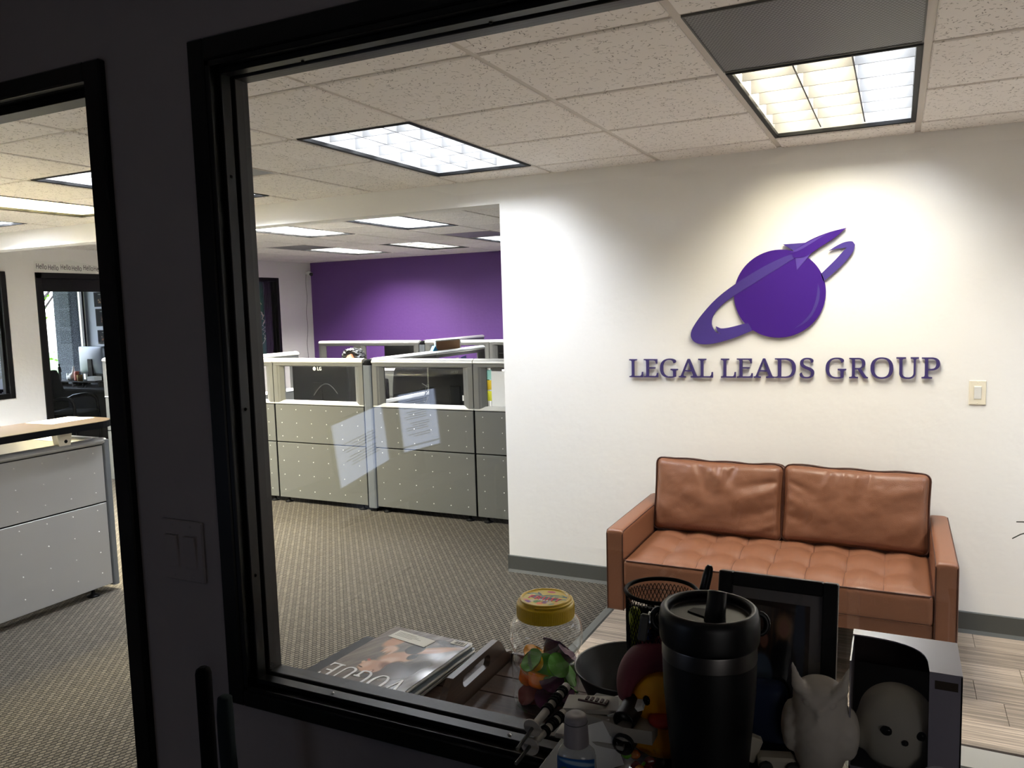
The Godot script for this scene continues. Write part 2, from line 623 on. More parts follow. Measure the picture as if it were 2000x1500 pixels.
func shell() -> void:
	var w: Material = m.white_wall
	# the lettered wall with its free end, and the header over the wide opening
	wall("wall_back", w, [-2.124, 0, ZW - 0.14, 3.2, 2.75, ZW])
	wall("wall_header", w, [XL, 2.227, ZW - 0.14, -2.124, 2.75, ZW])
	wall("wall_right", w, [3.2, 0, ZB, 3.34, 2.75, ZW - 0.14])
	wall("wall_far", m.purple_wall, [XL - 0.1, 0, ZP - 0.14, 1.2, 2.8, ZP])
	wall("wall_right", w, [1.2, 0, ZP - 0.14, 1.34, 2.8, ZW - 0.14])
	# left wall with a window, the glazed door and a second window
	var lw := holder("wall_left")
	var x0 := XL - 0.11
	for b in [[-0.9, -3.9, 0.0, 2.8], [-3.9, -5.235, 0.0, 0.83], [-3.9, -5.235, 2.11, 2.8], [-5.235, -5.58, 0.0, 2.8], [-5.58, -6.53, 2.11, 2.8], [-6.53, -8.1, 0.0, 2.8],
			[-8.1, -9.32, 0.0, 0.86], [-8.1, -9.32, 2.13, 2.8], [-9.32, ZP, 0.0, 2.8]]:
		obj("wall_section", cbox(x0, b[2], b[1], XL, b[3], b[0]), w, lw)
	# lid above the suspended ceilings
	wall("roof", w, [XL - 4.0, 2.8, ZP - 0.2, 3.4, 2.95, 3.0])
	# grey vinyl baseboards
	for b in [["baseboard_back", -2.128, ZW, 3.2, ZW + 0.008], ["baseboard_far", XL, ZP, 1.2, ZP + 0.008]]:
		var pr := Geo.new()
		pr.prism(pv([0, 0, 0.02, 0, 0.017, 0.004, 0.009, 0.016, 0.007, 0.098, 0.003, 0.102, 0, 0.102]), b[3] - b[1], Transform3D(B(Vector3(0, 0, 1), Vector3.UP) * Basis(Vector3.UP, 0.0), Vector3(b[3], 0, b[2])))
		struct(obj(b[0], pr, m.base_grey))
	wall("baseboard_end", m.base_grey, [-2.132, 0, ZW - 0.14, -2.124, 0.102, ZW + 0.008])
	for b in [[-0.9, -5.55], [-6.55, ZP]]:
		wall("baseboard_left", m.base_grey, [XL, 0, b[1], XL + 0.008, 0.102, b[0]])

func ceilings() -> void:
	# lobby
	tile_ceiling("ceiling", CEIL, LX0, LZ0, 0.6165, 0.606, [-14, 5], [-1, 3], [XL, ZW, 3.2, ZB], [[-3, 1], [0, 1], [3, 1], [6, 1], [8, 1], [10, 1]], [[0, 0], [5, 1]])
	tile_ceiling("ceiling", CEIL2, BX0, BZ0, 0.6165, 0.612, [-8, 8], [-2, 7], [XL, ZP, 1.2, ZW - 0.14], [[0, 0], [2, 0], [4, 4], [2, 4], [0, 4]], [[4, 3], [0, 3]])

func tile_ceiling(called: String, y: float, x0: float, z0: float, dx: float, dz: float, kx: Array, kz: Array, lim: Array, lamps: Array, vents: Array) -> void:
	# cell (k, j) covers x0-(k+1)dx..x0-k dx and z0-(j+1)dz..z0-j dz
	var c := holder(called)
	var skip := {}
	for l in lamps:
		skip[Vector2i(l[0], l[1])] = 1
		skip[Vector2i(l[0], l[1] + 1)] = 2
	for l in vents:
		skip[Vector2i(l[0], l[1])] = 3
	var full := cbox(-dx / 2 + 0.0125, -0.005, -dz / 2 + 0.0125, dx / 2 - 0.0125, 0.012, dz / 2 - 0.0125, 0.004).mesh()
	for k in range(-12, 20):
		var xa := x0 - k * dx
		var xb := xa - dx
		if xb > lim[2] - 0.03 or xa < lim[0] + 0.03:
			continue
		for j in range(-6, 14):
			var za := z0 - j * dz
			var zb := za - dz
			if zb > lim[3] - 0.03 or za < lim[1] + 0.03 or skip.has(Vector2i(k, j)):
				continue
			if xa <= lim[2] and xb >= lim[0] and za <= lim[3] and zb >= lim[1]:
				obj("ceiling_tile", full, m.ceiling_tile, c, Vector3((xa + xb) / 2, y, (za + zb) / 2))
			else:
				obj("ceiling_tile", cbox(maxf(xb + 0.0125, lim[0]), y - 0.005, maxf(zb + 0.0125, lim[1]), minf(xa - 0.0125, lim[2]), y + 0.012, minf(za - 0.0125, lim[3]), 0.004), m.ceiling_tile, c)
	# main tees and cross tees
	for k in range(-12, 20):
		var x := x0 - k * dx
		if x < lim[2] and x > lim[0]:
			for l in [[lim[1], lim[3]]]:
				obj("main_tee", cbox(x - 0.012, y + 0.002, l[0], x + 0.012, y + 0.03, l[1]), m.tee_bar, c)
	for j in range(-6, 14):
		var z := z0 - j * dz
		if z > lim[3] or z < lim[1]:
			continue
		var g := Geo.new()
		for k in range(-12, 20):
			var xa := minf(x0 - k * dx - 0.012, lim[2])
			var xb := maxf(x0 - (k + 1) * dx + 0.012, lim[0])
			if xa - xb < 0.02 or (skip.get(Vector2i(k, j), 0) == 2 and skip.get(Vector2i(k, j - 1), 0) == 1):
				continue
			g.bx(xb, y + 0.003, z - 0.012, xa, y + 0.03, z + 0.012)
		obj("cross_tee", g, m.tee_bar, c)
	# wall angle
	var a := Geo.new()
	a.bx(lim[0], y + 0.001, lim[1], lim[2], y + 0.004, lim[1] + 0.022)
	a.bx(lim[0], y + 0.001, lim[1] + 0.022, lim[0] + 0.022, y + 0.004, lim[3])
	obj("wall_angle", a, m.tee_bar, c)
	# perforated return grilles
	var names := ["dark perforated return grille beside the light above the sofa", "small perforated grille far off in the lobby ceiling beside the black window post", "grey grille left of the leftmost far ceiling light", "grey grille in front of the far light cut off by the lettered wall"]
	for l in vents:
		var big: bool = called == "ceiling" and y == CEIL and l[0] == 0
		var at := Vector3(x0 - (l[0] + 0.5) * dx, y, z0 - (l[1] + 0.5) * dz)
		var id: int = (0 if l[0] == 0 else 1) if y == CEIL else (2 if l[0] == 4 else 3)
		var v := thing("ceiling_vent", names[id], "air vent", at, 0.0, "perforated ceiling grilles")
		if not m.has("perforated"):
			var im := Image.create(64, 64, false, Image.FORMAT_RGB8)
			for py in 64:
				for px in 64:
					var q := Vector2(fmod(px + (8 if int(py / 16.0) % 2 else 0), 16.0) - 8.0, fmod(py, 16.0) - 8.0)
					im.set_pixel(px, py, grey(0.05) if q.length() < 5.2 else grey(0.42))
			var pm := mt("perforated", Color(1, 1, 1), 0.5, 0.2)
			pm.albedo_texture = ImageTexture.create_from_image(im)
			tri(pm, Vector3.ONE * 23.0)
			var pp: StandardMaterial3D = pm.duplicate()
			pp.resource_name = "perforated_pale"
			pp.albedo_color = Color(1, 1, 1)
			var im2: Image = im.duplicate()
			im2.adjust_bcs(1.5, 0.6, 1.0)
			pp.albedo_texture = ImageTexture.create_from_image(im2)
			m["perforated_pale"] = pp
		obj("grille_plate", cbox(-dx / 2 + 0.013, -0.002, -dz / 2 + 0.013, dx / 2 - 0.013, 0.004, dz / 2 - 0.013, 0.001), m.perforated if big else m.perforated_pale, v)
		var f := Geo.new()
		for s in [-1.0, 1.0]:
			f.bx(s * (dx / 2 - 0.018), -0.004, -dz / 2 + 0.012, s * (dx / 2 - 0.0125), 0.012, dz / 2 - 0.012)
			f.bx(-dx / 2 + 0.018, -0.004, s * (dz / 2 - 0.018), dx / 2 - 0.018, 0.012, s * (dz / 2 - 0.0125))
		obj("rim", f, m.base_grey if big else m.tee_bar, v)

func floors() -> void:
	# the weave runs askew to the walls, so the slab is built turned and turned back
	var fa := 0.68
	var fo := PackedVector2Array()
	for q in [Vector2(XL, ZP), Vector2(-1.36, ZP), Vector2(-1.36, ZB + 0.07), Vector2(XL, ZB + 0.07)]:
		var r := Basis(Vector3.UP, -fa) * Vector3(q.x, 0, q.y)
		fo.append(Vector2(r.x, -r.z))
	var fg := Geo.new()
	fg.prism(fo, 0.05, Transform3D(Basis(Vector3.RIGHT, Vector3.FORWARD, Vector3.UP), Vector3(0, -0.05, 0)))
	struct(obj("floor", fg, m.carpet, self, Vector3.ZERO, Vector3(0, fa, 0)), "grey and beige ribbed loop carpet of the lobby and open office")
	wall("floor", m.base_grey, [-1.36, -0.05, ZP, 1.2, -0.004, ZW - 0.14])
	var f := holder("floor", "grey brown wood-look floor planks under the sofa")
	obj("subfloor", cbox(-1.36, -0.05, ZW, 3.2, -0.006, ZB + 0.07), m.black, f)
	var rng := RandomNumberGenerator.new()
	rng.seed = 11
	var mats := [m.plank_a, m.plank_b, m.plank_c]
	var z := ZW
	while z < ZB:
		var x := -1.35 - rng.randf() * 0.9
		while x < 3.2:
			var xa := maxf(x, -1.345)
			var xb := minf(x + 1.22, 3.2)
			if xb - xa > 0.03:
				obj("plank", cbox(-(xb - xa) / 2 + 0.0006, -0.006, -0.0894, (xb - xa) / 2 - 0.0006, 0.0, 0.0894, 0.0012), mats[rng.randi() % 3], f, Vector3((xa + xb) / 2, 0, z + 0.09))
			x += 1.22
		z += 0.18
	var tr := Geo.new()
	tr.prism(pv([-0.025, 0, -0.018, 0.006, 0.018, 0.006, 0.025, 0]), ZB - ZW, Transform3D(Basis(), Vector3(-1.355, 0, ZW)))
	struct(obj("trim_1", tr, m.base_grey), "grey strip where carpet meets the wood-look floor")

# ---------------------------------------------------------------- window wall between the dark office and the lobby
func window_wall() -> void:
	var w := holder("wall_front", "dim wall of the dark office round the window and doorway")
	var fr := ZF - 0.014
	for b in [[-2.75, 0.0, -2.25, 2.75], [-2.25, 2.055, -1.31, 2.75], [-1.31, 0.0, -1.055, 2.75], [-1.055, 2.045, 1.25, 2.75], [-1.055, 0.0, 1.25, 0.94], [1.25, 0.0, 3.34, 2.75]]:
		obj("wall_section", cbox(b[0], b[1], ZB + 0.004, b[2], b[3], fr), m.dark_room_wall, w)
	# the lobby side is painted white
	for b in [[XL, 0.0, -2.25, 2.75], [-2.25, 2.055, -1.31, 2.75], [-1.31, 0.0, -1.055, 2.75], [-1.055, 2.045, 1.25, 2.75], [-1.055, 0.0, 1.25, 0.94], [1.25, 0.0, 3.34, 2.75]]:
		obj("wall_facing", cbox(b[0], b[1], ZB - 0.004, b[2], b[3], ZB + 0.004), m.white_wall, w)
	# glazed window: outer casing, stepped stops, pane, lobby-side liner
	var n := holder("window_1", "large interior window with a black metal frame")
	var bk: Material = m.black_frame
	var xl := -1.082
	var xr := 1.28
	var yb := 0.914
	var yt := 2.074
	var iw := 0.052
	obj("casing", cbox(xl, yb, ZF - 0.016, xl + 0.036, yt, ZF, 0.0025), bk, n)
	obj("casing", cbox(xr - 0.036, yb, ZF - 0.016, xr, yt, ZF, 0.0025), bk, n)
	obj("casing", cbox(xl + 0.036, yt - 0.036, ZF - 0.016, xr - 0.036, yt, ZF, 0.0025), bk, n)
	obj("casing", cbox(xl + 0.036, yb, ZF - 0.016, xr - 0.036, yb + 0.030, ZF, 0.0025), bk, n)
	# steps: [inset, z front, z back]
	for s in [[0.036, 0.046, ZF - 0.003, ZB], [0.046, 0.056, ZF - 0.018, ZF - 0.040], [0.046, 0.0585, ZF - 0.047, ZB - 0.008]]:
		for q in [-1, 1]:
			var xx: float = xl + s[0] if q < 0 else xr - s[1]
			obj("stop", cbox(xx, yb + 0.03, s[3], xx + s[1] - s[0], yt - 0.036, s[2], 0.0012), m.brown_frame if s[2] < ZF - 0.04 else bk, n)
		obj("stop", cbox(xl + s[0], yt - s[1], s[3], xr - s[0], yt - s[0], s[2], 0.0012), m.brown_frame if s[2] < ZF - 0.04 else bk, n)
		obj("stop", cbox(xl + s[0], yb + s[0] - 0.007, s[3], xr - s[0], yb + s[1] - 0.009, s[2], 0.0012), m.brown_frame if s[2] < ZF - 0.04 else bk, n)
	obj("pane", cbox(xl + 0.047, yb + 0.04, ZF - 0.046, xr - 0.047, yt - 0.047, ZF - 0.041), m.pane, n)
	for x in [-0.865, -0.525, -0.1]:
		var g := Geo.new()
		g.lathe([Vector2(0.0, 0.0022), Vector2(0.002, 0.002), Vector2(0.0032, 0.0)], 12)
		obj("screw", g, m.steel, n, Vector3(x, yb + 0.0476, ZF - 0.028))
		obj("screw", g, m.black, n, Vector3(x, yt - 0.0566, ZF - 0.036), Vector3(PI, 0, 0))
	for y in [1.15, 1.45, 1.85]:
		var g := Geo.new()
		g.lathe([Vector2(0.0, 0.0022), Vector2(0.002, 0.002), Vector2(0.0032, 0.0)], 12)
		obj("screw", g, m.black, n, Vector3(xl + 0.0566, y, ZF - 0.028), Vector3(0, 0, -PI / 2))
	# the small etched glass mark in its lower left corner
	var mk := Geo.new()
	for r in 5:
		for k in 4:
			mk.bx(-0.008 + k * 0.0042, -0.0068 + r * 0.003, 0.0, -0.0052 + k * 0.0042 - 0.0006 * ((r + k) % 2), -0.0056 + r * 0.003, 0.0002)
	obj("etched_mark", mk, m.base_grey, n, Vector3(xl + 0.068, yb + 0.064, ZF - 0.0408))
	# doorway on the left
	var d := holder("door_1", "open doorway with a black metal frame, left of the window")
	for b in [[-1.346, 0.0, -1.302, 2.083], [-2.27, 0.0, -2.226, 2.083]]:
		obj("jamb", cbox(b[0], b[1], ZF - 0.02, b[2], b[3], ZF, 0.003), bk, d)
		obj("jamb", cbox(b[0], b[1], ZB - 0.008, b[2] - 0.0, b[3] - 0.035, ZF - 0.02, 0.001), bk, d)
	obj("head", cbox(-2.226, 2.049, ZF - 0.02, -1.346, 2.083, ZF, 0.003), bk, d)
	obj("head", cbox(-2.226, 2.049, ZB - 0.008, -1.346, 2.06, ZF - 0.02), bk, d)
	obj("head", cbox(-2.226, 2.033, ZB - 0.008, -1.346, 2.049, ZF - 0.035, 0.001), bk, d)
	obj("strike_plate", cbox(-1.3475, 0.93, ZF - 0.035, -1.346, 1.0, ZF - 0.005), m.black, d)

# ---------------------------------------------------------------- the lettered wall
func logo_wall() -> void:
	var zl := ZW + 0.011
	var at := Vector3(-0.544, 1.651, ZW)
	var s := thing("wall_logo", "purple cut-out logo of a ringed planet with a rocket mounted above the letters", "wall logo", at)
	var g := Geo.new()
	var c := PackedVector2Array()
	for k in 72:
		c.append(Vector2(cos(k * TAU / 72) * 0.2225, -0.005 + sin(k * TAU / 72) * 0.2225))
	g.prism(c, 0.012, Transform3D(Basis(), Vector3(0, 0, 0.006)))
	obj("planet_disc", g, m.purple_sign, s)
	var curves := {
		"ring_band": [m.violet_sign, 0.0135, [0.072, 0.195, -0.004, 0.168, -0.096, 0.124, -0.217, 0.052, -0.309, -0.016, -0.386, -0.097, -0.437, -0.169, -0.449, -0.213, -0.431, -0.245, -0.387, -0.259, -0.32, -0.254, -0.223, -0.227, -0.129, -0.189, -0.150, -0.150, -0.174, -0.154, -0.244, -0.171, -0.293, -0.176, -0.317, -0.165, -0.307, -0.193, -0.29, -0.206, -0.32, -0.193, -0.339, -0.153, -0.331, -0.109, -0.287, -0.055, -0.222, -0.008, -0.138, 0.043, -0.034, 0.106, 0.072, 0.169]],
		"ring_tip": [m.violet_sign, 0.012, [0.199, 0.087, 0.263, 0.151, 0.3, 0.193, 0.317, 0.212, 0.312, 0.208, 0.272, 0.207, 0.232, 0.197, 0.272, 0.222, 0.309, 0.237, 0.342, 0.237, 0.352, 0.222, 0.348, 0.197, 0.32, 0.153, 0.273, 0.103, 0.211, 0.049]],
		"rocket_body": [m.purple_sign, 0.016, [0.312, 0.304, 0.242, 0.29, 0.165, 0.264, 0.106, 0.232, 0.06, 0.193, 0.072, 0.171, 0.126, 0.176, 0.195, 0.219, 0.262, 0.261]],
		"rocket_stripe": [m.violet_shine, 0.0168, [0.057, 0.198, 0.097, 0.222, 0.165, 0.258, 0.223, 0.281, 0.165, 0.246, 0.097, 0.208]],
		"upper_fin": [m.violet_sign, 0.0145, [0.019, 0.242, 0.134, 0.244, 0.072, 0.206]],
		"lower_fin": [m.violet_shine, 0.0145, [0.079, 0.173, 0.158, 0.195, 0.087, 0.111]],
		"shine_mark": [m.violet_sign, 0.0128, [0.186, 0.041, 0.195, -0.006, 0.184, -0.068, 0.141, -0.142, 0.064, -0.189, 0.109, -0.155, 0.153, -0.104, 0.177, -0.036]],
	}
	# the band is cut in two so that the planet lies behind only its upper strip
	for k in curves:
		var e = curves[k]
		var q := Geo.new()
		var pl := pv(e[2])
		if k != "upper_fin" and k != "lower_fin":
			pl = rounded(pl)
		q.prism(pl, e[1], Transform3D(Basis(), Vector3(0, 0, 0.006)))
		obj(k, q, e[0], s)
	# standoff pads hold the sign off the wall
	var pads := Geo.new()
	for p in [[0.0, 0.1], [-0.1, -0.08], [0.1, -0.08], [-0.38, -0.2], [0.16, 0.22], [0.25, 0.12]]:
		pads.bx(p[0] - 0.01, p[1] - 0.01, 0.0, p[0] + 0.01, p[1] + 0.01, 0.007)
	obj("mounting_pads", pads, m.black, s)
	# fifteen separate letters
	var words := ["LEGAL", "LEADS", "GROUP"]
	var ord := ["first", "second", "third", "fourth", "fifth"]
	var span := [-1.337, -1.259, -1.254, -1.174, -1.163, -1.064, -1.06, -0.952, -0.955, -0.877, -0.835, -0.758, -0.753, -0.672, -0.668, -0.564, -0.562, -0.46, -0.442, -0.372, -0.319, -0.224, -0.211, -0.125, -0.115, -0.014, -0.002, 0.095, 0.107, 0.184]
	for k in 15:
		var wd: String = words[k / 5]
		var ch := wd[k % 5]
		var xa: float = span[k * 2]
		var xb: float = span[k * 2 + 1]
		var y0 := 1.2095 + (xa + 1.337) * 0.0085
		var tm := tx(ch, 0.14, 0.012, false, "Droid Serif")
		var bb := tm.get_aabb()
		var o := obj("letter", tm, m.letter_navy)
		var hgt := 0.1005
		var over := 0.002 if ch in ["G", "S", "O", "U"] else 0.0
		o.scale = Vector3((xb - xa) / bb.size.x, (hgt + over * 2) / bb.size.y, 1.0)
		o.position = Vector3(xa - bb.position.x * o.scale.x, y0 + 0.0015 - over - bb.position.y * o.scale.y, ZW + 0.0125)
		tag(o, "dark purple raised letter %s, %s letter of the word %s on the white wall" % [ch, ord[k % 5], wd], "letter", "raised letters on the white wall")
	# the light switch by the sofa
	switch_plate("white rocker light switch on a cream plate, on the lettered wall above the sofa arm", Vector3(0.341, 1.159, ZW), 1, m.cream)

func rounded(p: PackedVector2Array) -> PackedVector2Array:
	# one pass of corner rounding by Catmull-Rom, sharp tips kept
	var o := PackedVector2Array()
	var k := p.size()
	for a in k:
		var p0 := p[(a - 1 + k) % k]
		var p1 := p[a]
		var p2 := p[(a + 1) % k]
		var p3 := p[(a + 2) % k]
		o.append(p1)
		if p1.distance_to(p2) < 0.03:
			continue
		var s1 := (p1 - p0).normalized().dot((p2 - p1).normalized()) > 0.55
		var s2 := (p2 - p1).normalized().dot((p3 - p2).normalized()) > 0.55
		for f in [0.33, 0.66]:
			var t1 := (p2 - p0) * 0.5 * (p1.distance_to(p2) / maxf(0.02, (p1.distance_to(p2) + p0.distance_to(p1)) * 0.5)) if s1 else p2 - p1
			var t2 := (p3 - p1) * 0.5 * (p1.distance_to(p2) / maxf(0.02, (p1.distance_to(p2) + p2.distance_to(p3)) * 0.5)) if s2 else p2 - p1
			o.append(p1 * (2 * f * f * f - 3 * f * f + 1) + t1 * (f * f * f - 2 * f * f + f) + p2 * (-2 * f * f * f + 3 * f * f) + t2 * (f * f * f - f * f))
	return o

func switch_plate(label: String, at: Vector3, gangs: int, mat: Material) -> void:
	var s := thing("light_switch", label, "light switch", at)
	var w := 0.07 + 0.035 * (gangs - 1)
	obj("plate", cbox(-w / 2, -0.0575, 0, w / 2, 0.0575, 0.006, 0.003), mat, s)
	for k in gangs:
		var x := (k - (gangs - 1) / 2.0) * 0.046
		obj("rocker_frame", cbox(x - 0.0165, -0.033, 0.004, x + 0.0165, 0.033, 0.0068, 0.001), mat, s)
		var g := Geo.new()
		g.box(Transform3D(Basis(Vector3.RIGHT, 0.09), Vector3(x, 0, 0.008)), Vector3(0.029, 0.060, 0.005), 0.0015)
		obj("rocker", g, m.paper if gangs == 1 else mat, s)
		for y in [-0.048, 0.048]:
			var q := Geo.new()
			q.lathe([Vector2(0.003, 0.0), Vector2(0.0025, 0.001), Vector2(0.0, 0.0012)], 10)
			obj("screw", q, mat, s, Vector3(x, y, 0.006), Vector3(PI / 2, 0, 0))

# ---------------------------------------------------------------- cubicles
func cub_panel(x: float, z: float, yaw: float, ln: float, label: String, rough := false) -> Node3D:
	var o := thing("cubicle_divider", label, "cubicle panel", Vector3(x, 0, z), yaw, "grey cubicle panels with glazed tops")
	var L := ln - 0.004
	var ov := 0.006
	# rounded aluminium cap
	var pr := PackedVector2Array()
	pr.append(Vector2(-0.036, 1.206))
	pr.append(Vector2(0.036, 1.206))
	for k in 9:
		var a := PI * k / 8.0
		pr.append(Vector2(cos(a) * 0.042, 1.214 + sin(a) * 0.030))
	var along := Transform3D(B(Vector3(0, 0, 1), Vector3.UP), Vector3(L + 0.002, 0, 0))   # prism runs towards -x
	var g := Geo.new()
	g.prism(pr, L, along)
	obj("cap", g, m.alu, o)
	obj("top_rail", cbox(0.002, 1.181, -0.033, L, 1.206, 0.033, 0.002), m.alu_frame, o)
	obj("top_bead", cbox(0.05, 1.175, -0.014, L - 0.05, 1.182, 0.014), m.alu_frame, o)
	for s in [0, 1]:
		# flat outer face, then a bevel down to the glass
		var q := PackedVector2Array([Vector2(0, -0.035), Vector2(0.040, -0.035), Vector2(0.052, -0.029), Vector2(0.060, -0.027), Vector2(0.095, -0.006), Vector2(0.095, 0.006), Vector2(0.060, 0.027), Vector2(0.052, 0.029), Vector2(0.040, 0.035), Vector2(0, 0.035)])
		var st := Geo.new()
		# outline x-z, extruded upwards: local x -> x, local y -> -z, local z -> y
		if s == 0:
			st.prism(q, 0.314, Transform3D(Basis(Vector3.RIGHT, Vector3.FORWARD, Vector3.UP), Vector3(0.002, 0.868, 0)))
		else:
			for k in q.size():
				q[k].x = -q[k].x
			st.prism(q, 0.314, Transform3D(Basis(Vector3.RIGHT, Vector3.FORWARD, Vector3.UP), Vector3(L, 0.868, 0)))
		obj("stile", st, m.alu_frame, o)
	obj("pane", cbox(0.09, 0.88, -0.003, L - 0.09, 1.178, 0.003), m.cubicle_pane, o)
	var lg := Geo.new()
	lg.prism(pv([-0.037, 0.857, 0.037, 0.857, 0.037, 0.864, 0.012, 0.886, -0.012, 0.886, -0.037, 0.864]), L, along)
	obj("ledge", lg, m.alu, o)
	obj("core", cbox(0.004, 0.045, -0.026, L - 0.004, 0.857, 0.026), m.black, o)
	for s in [1.0, -1.0]:
		obj("upper_panel", cbox(0.005, 0.531, s * 0.026, L - 0.004, 0.849, s * 0.034, 0.002), m.panel_grey, o)
		obj("lower_panel", cbox(0.005, 0.045, s * 0.026, L - 0.004, 0.522, s * 0.034, 0.002), m.panel_grey, o)
	# rivets: one joined part
	var rv := Geo.new()
	var cols := maxi(2, int(round(L / 0.16)))
	for c in cols:
		for y in [0.808, 0.694, 0.578, 0.488, 0.366, 0.245, 0.112]:
			rv.lathe([Vector2(0.0044, 0.0), Vector2(0.0036, 0.0022), Vector2(0.0, 0.0034)], 6, Transform3D(Basis(Vector3.RIGHT, PI / 2), Vector3(0.07 + (L - 0.14) * c / (cols - 1), y, 0.034)))
	stuff(obj("rivets", rv, m.rivet_white, o))
	for xx in [0.075, L - 0.075]:
		var ft := Geo.new()
		ft.lathe([Vector2(0.0, 0.0), Vector2(0.036, 0.0), Vector2(0.036, 0.008), Vector2(0.012, 0.016), Vector2(0.009, 0.05), Vector2(0.0, 0.05)], 16)
		obj("foot", ft, m.black, o, Vector3(xx, 0, 0.0))
	return o

func cub_post(x: float, z: float, label: String) -> void:
	var o := thing("cubicle_post", label, "cubicle post", Vector3(x, 0, z), 0.0, "grey connecting posts of the cubicles")
	var q := PackedVector2Array()
	for k in 24:
		var a := k * TAU / 24
		var r := 0.043 / pow(pow(absf(cos(a)), 5.0) + pow(absf(sin(a)), 5.0), 0.2)
		q.append(Vector2(cos(a) * r, sin(a) * r))
	var g := Geo.new()
	g.prism(q, 1.16, Transform3D(Basis(Vector3.RIGHT, Vector3.FORWARD, Vector3.UP), Vector3(0, 0.03, 0)))
	obj("column", g, m.panel_blue_grey, o)
	var c := Geo.new()
	c.lathe([Vector2(0.046, 1.19), Vector2(0.046, 1.205), Vector2(0.036, 1.226), Vector2(0.018, 1.236), Vector2(0.0, 1.238)], 20)
	obj("cap", c, m.black_soft, o)
	obj("base", cbox(-0.03, 0, -0.03, 0.03, 0.03, 0.03), m.black, o)

func cubicles() -> void:
	var z := -5.17
	cub_panel(-6.95, z, 0, 1.08, "grey riveted cubicle panel ending the front row near the glazed door")
	cub_panel(-5.87, z, 0, 1.083, "grey riveted cubicle panel of the front row hidden half behind the window post")
	cub_panel(-4.785, z, 0, 0.94, "grey front-row cubicle panel with the black monitor and dark hair behind its glass")
	cub_post(-3.802, z, "grey rounded post between the two widest front cubicle panels")
	cub_panel(-3.757, z, 0, 0.917, "grey front-row cubicle panel right of the post, office chair and cables behind its glass")
	cub_panel(-2.838, z, 0, 0.95, "grey front-row cubicle panel at the wall corner with coloured notes behind its glass")
	# dividers running away from the front row
	cub_panel(-3.802, z - 0.046, PI / 2, 0.92, "cubicle divider running back from the front post, nearer length")
	cub_panel(-3.802, z - 0.968, PI / 2, 0.95, "cubicle divider carrying the cork board, farther length")
	cub_panel(-5.39, z - 0.04, PI / 2, 0.915, "cubicle divider rising behind the front row beside the black window post")
	# rear row
	var zr := -8.38
	cub_panel(-6.95, zr, 0, 0.65, "short cubicle panel at the left end of the rear row below the purple wall")
	cub_panel(-6.30, zr, 0, 0.93, "rear-row cubicle panel behind the dark haired head")
	cub_post(-5.325, zr, "grey post in the rear row of cubicles below the purple wall")
	cub_panel(-5.28, zr, 0, 0.90, "rear-row cubicle panel behind the cork board")
	cub_panel(-4.378, zr, 0, 0.93, "rear-row cubicle panel running behind the corner of the white wall")
	cub_panel(-5.325, zr - 0.046, PI / 2, 1.52, "farthest cubicle divider running up to the purple wall")

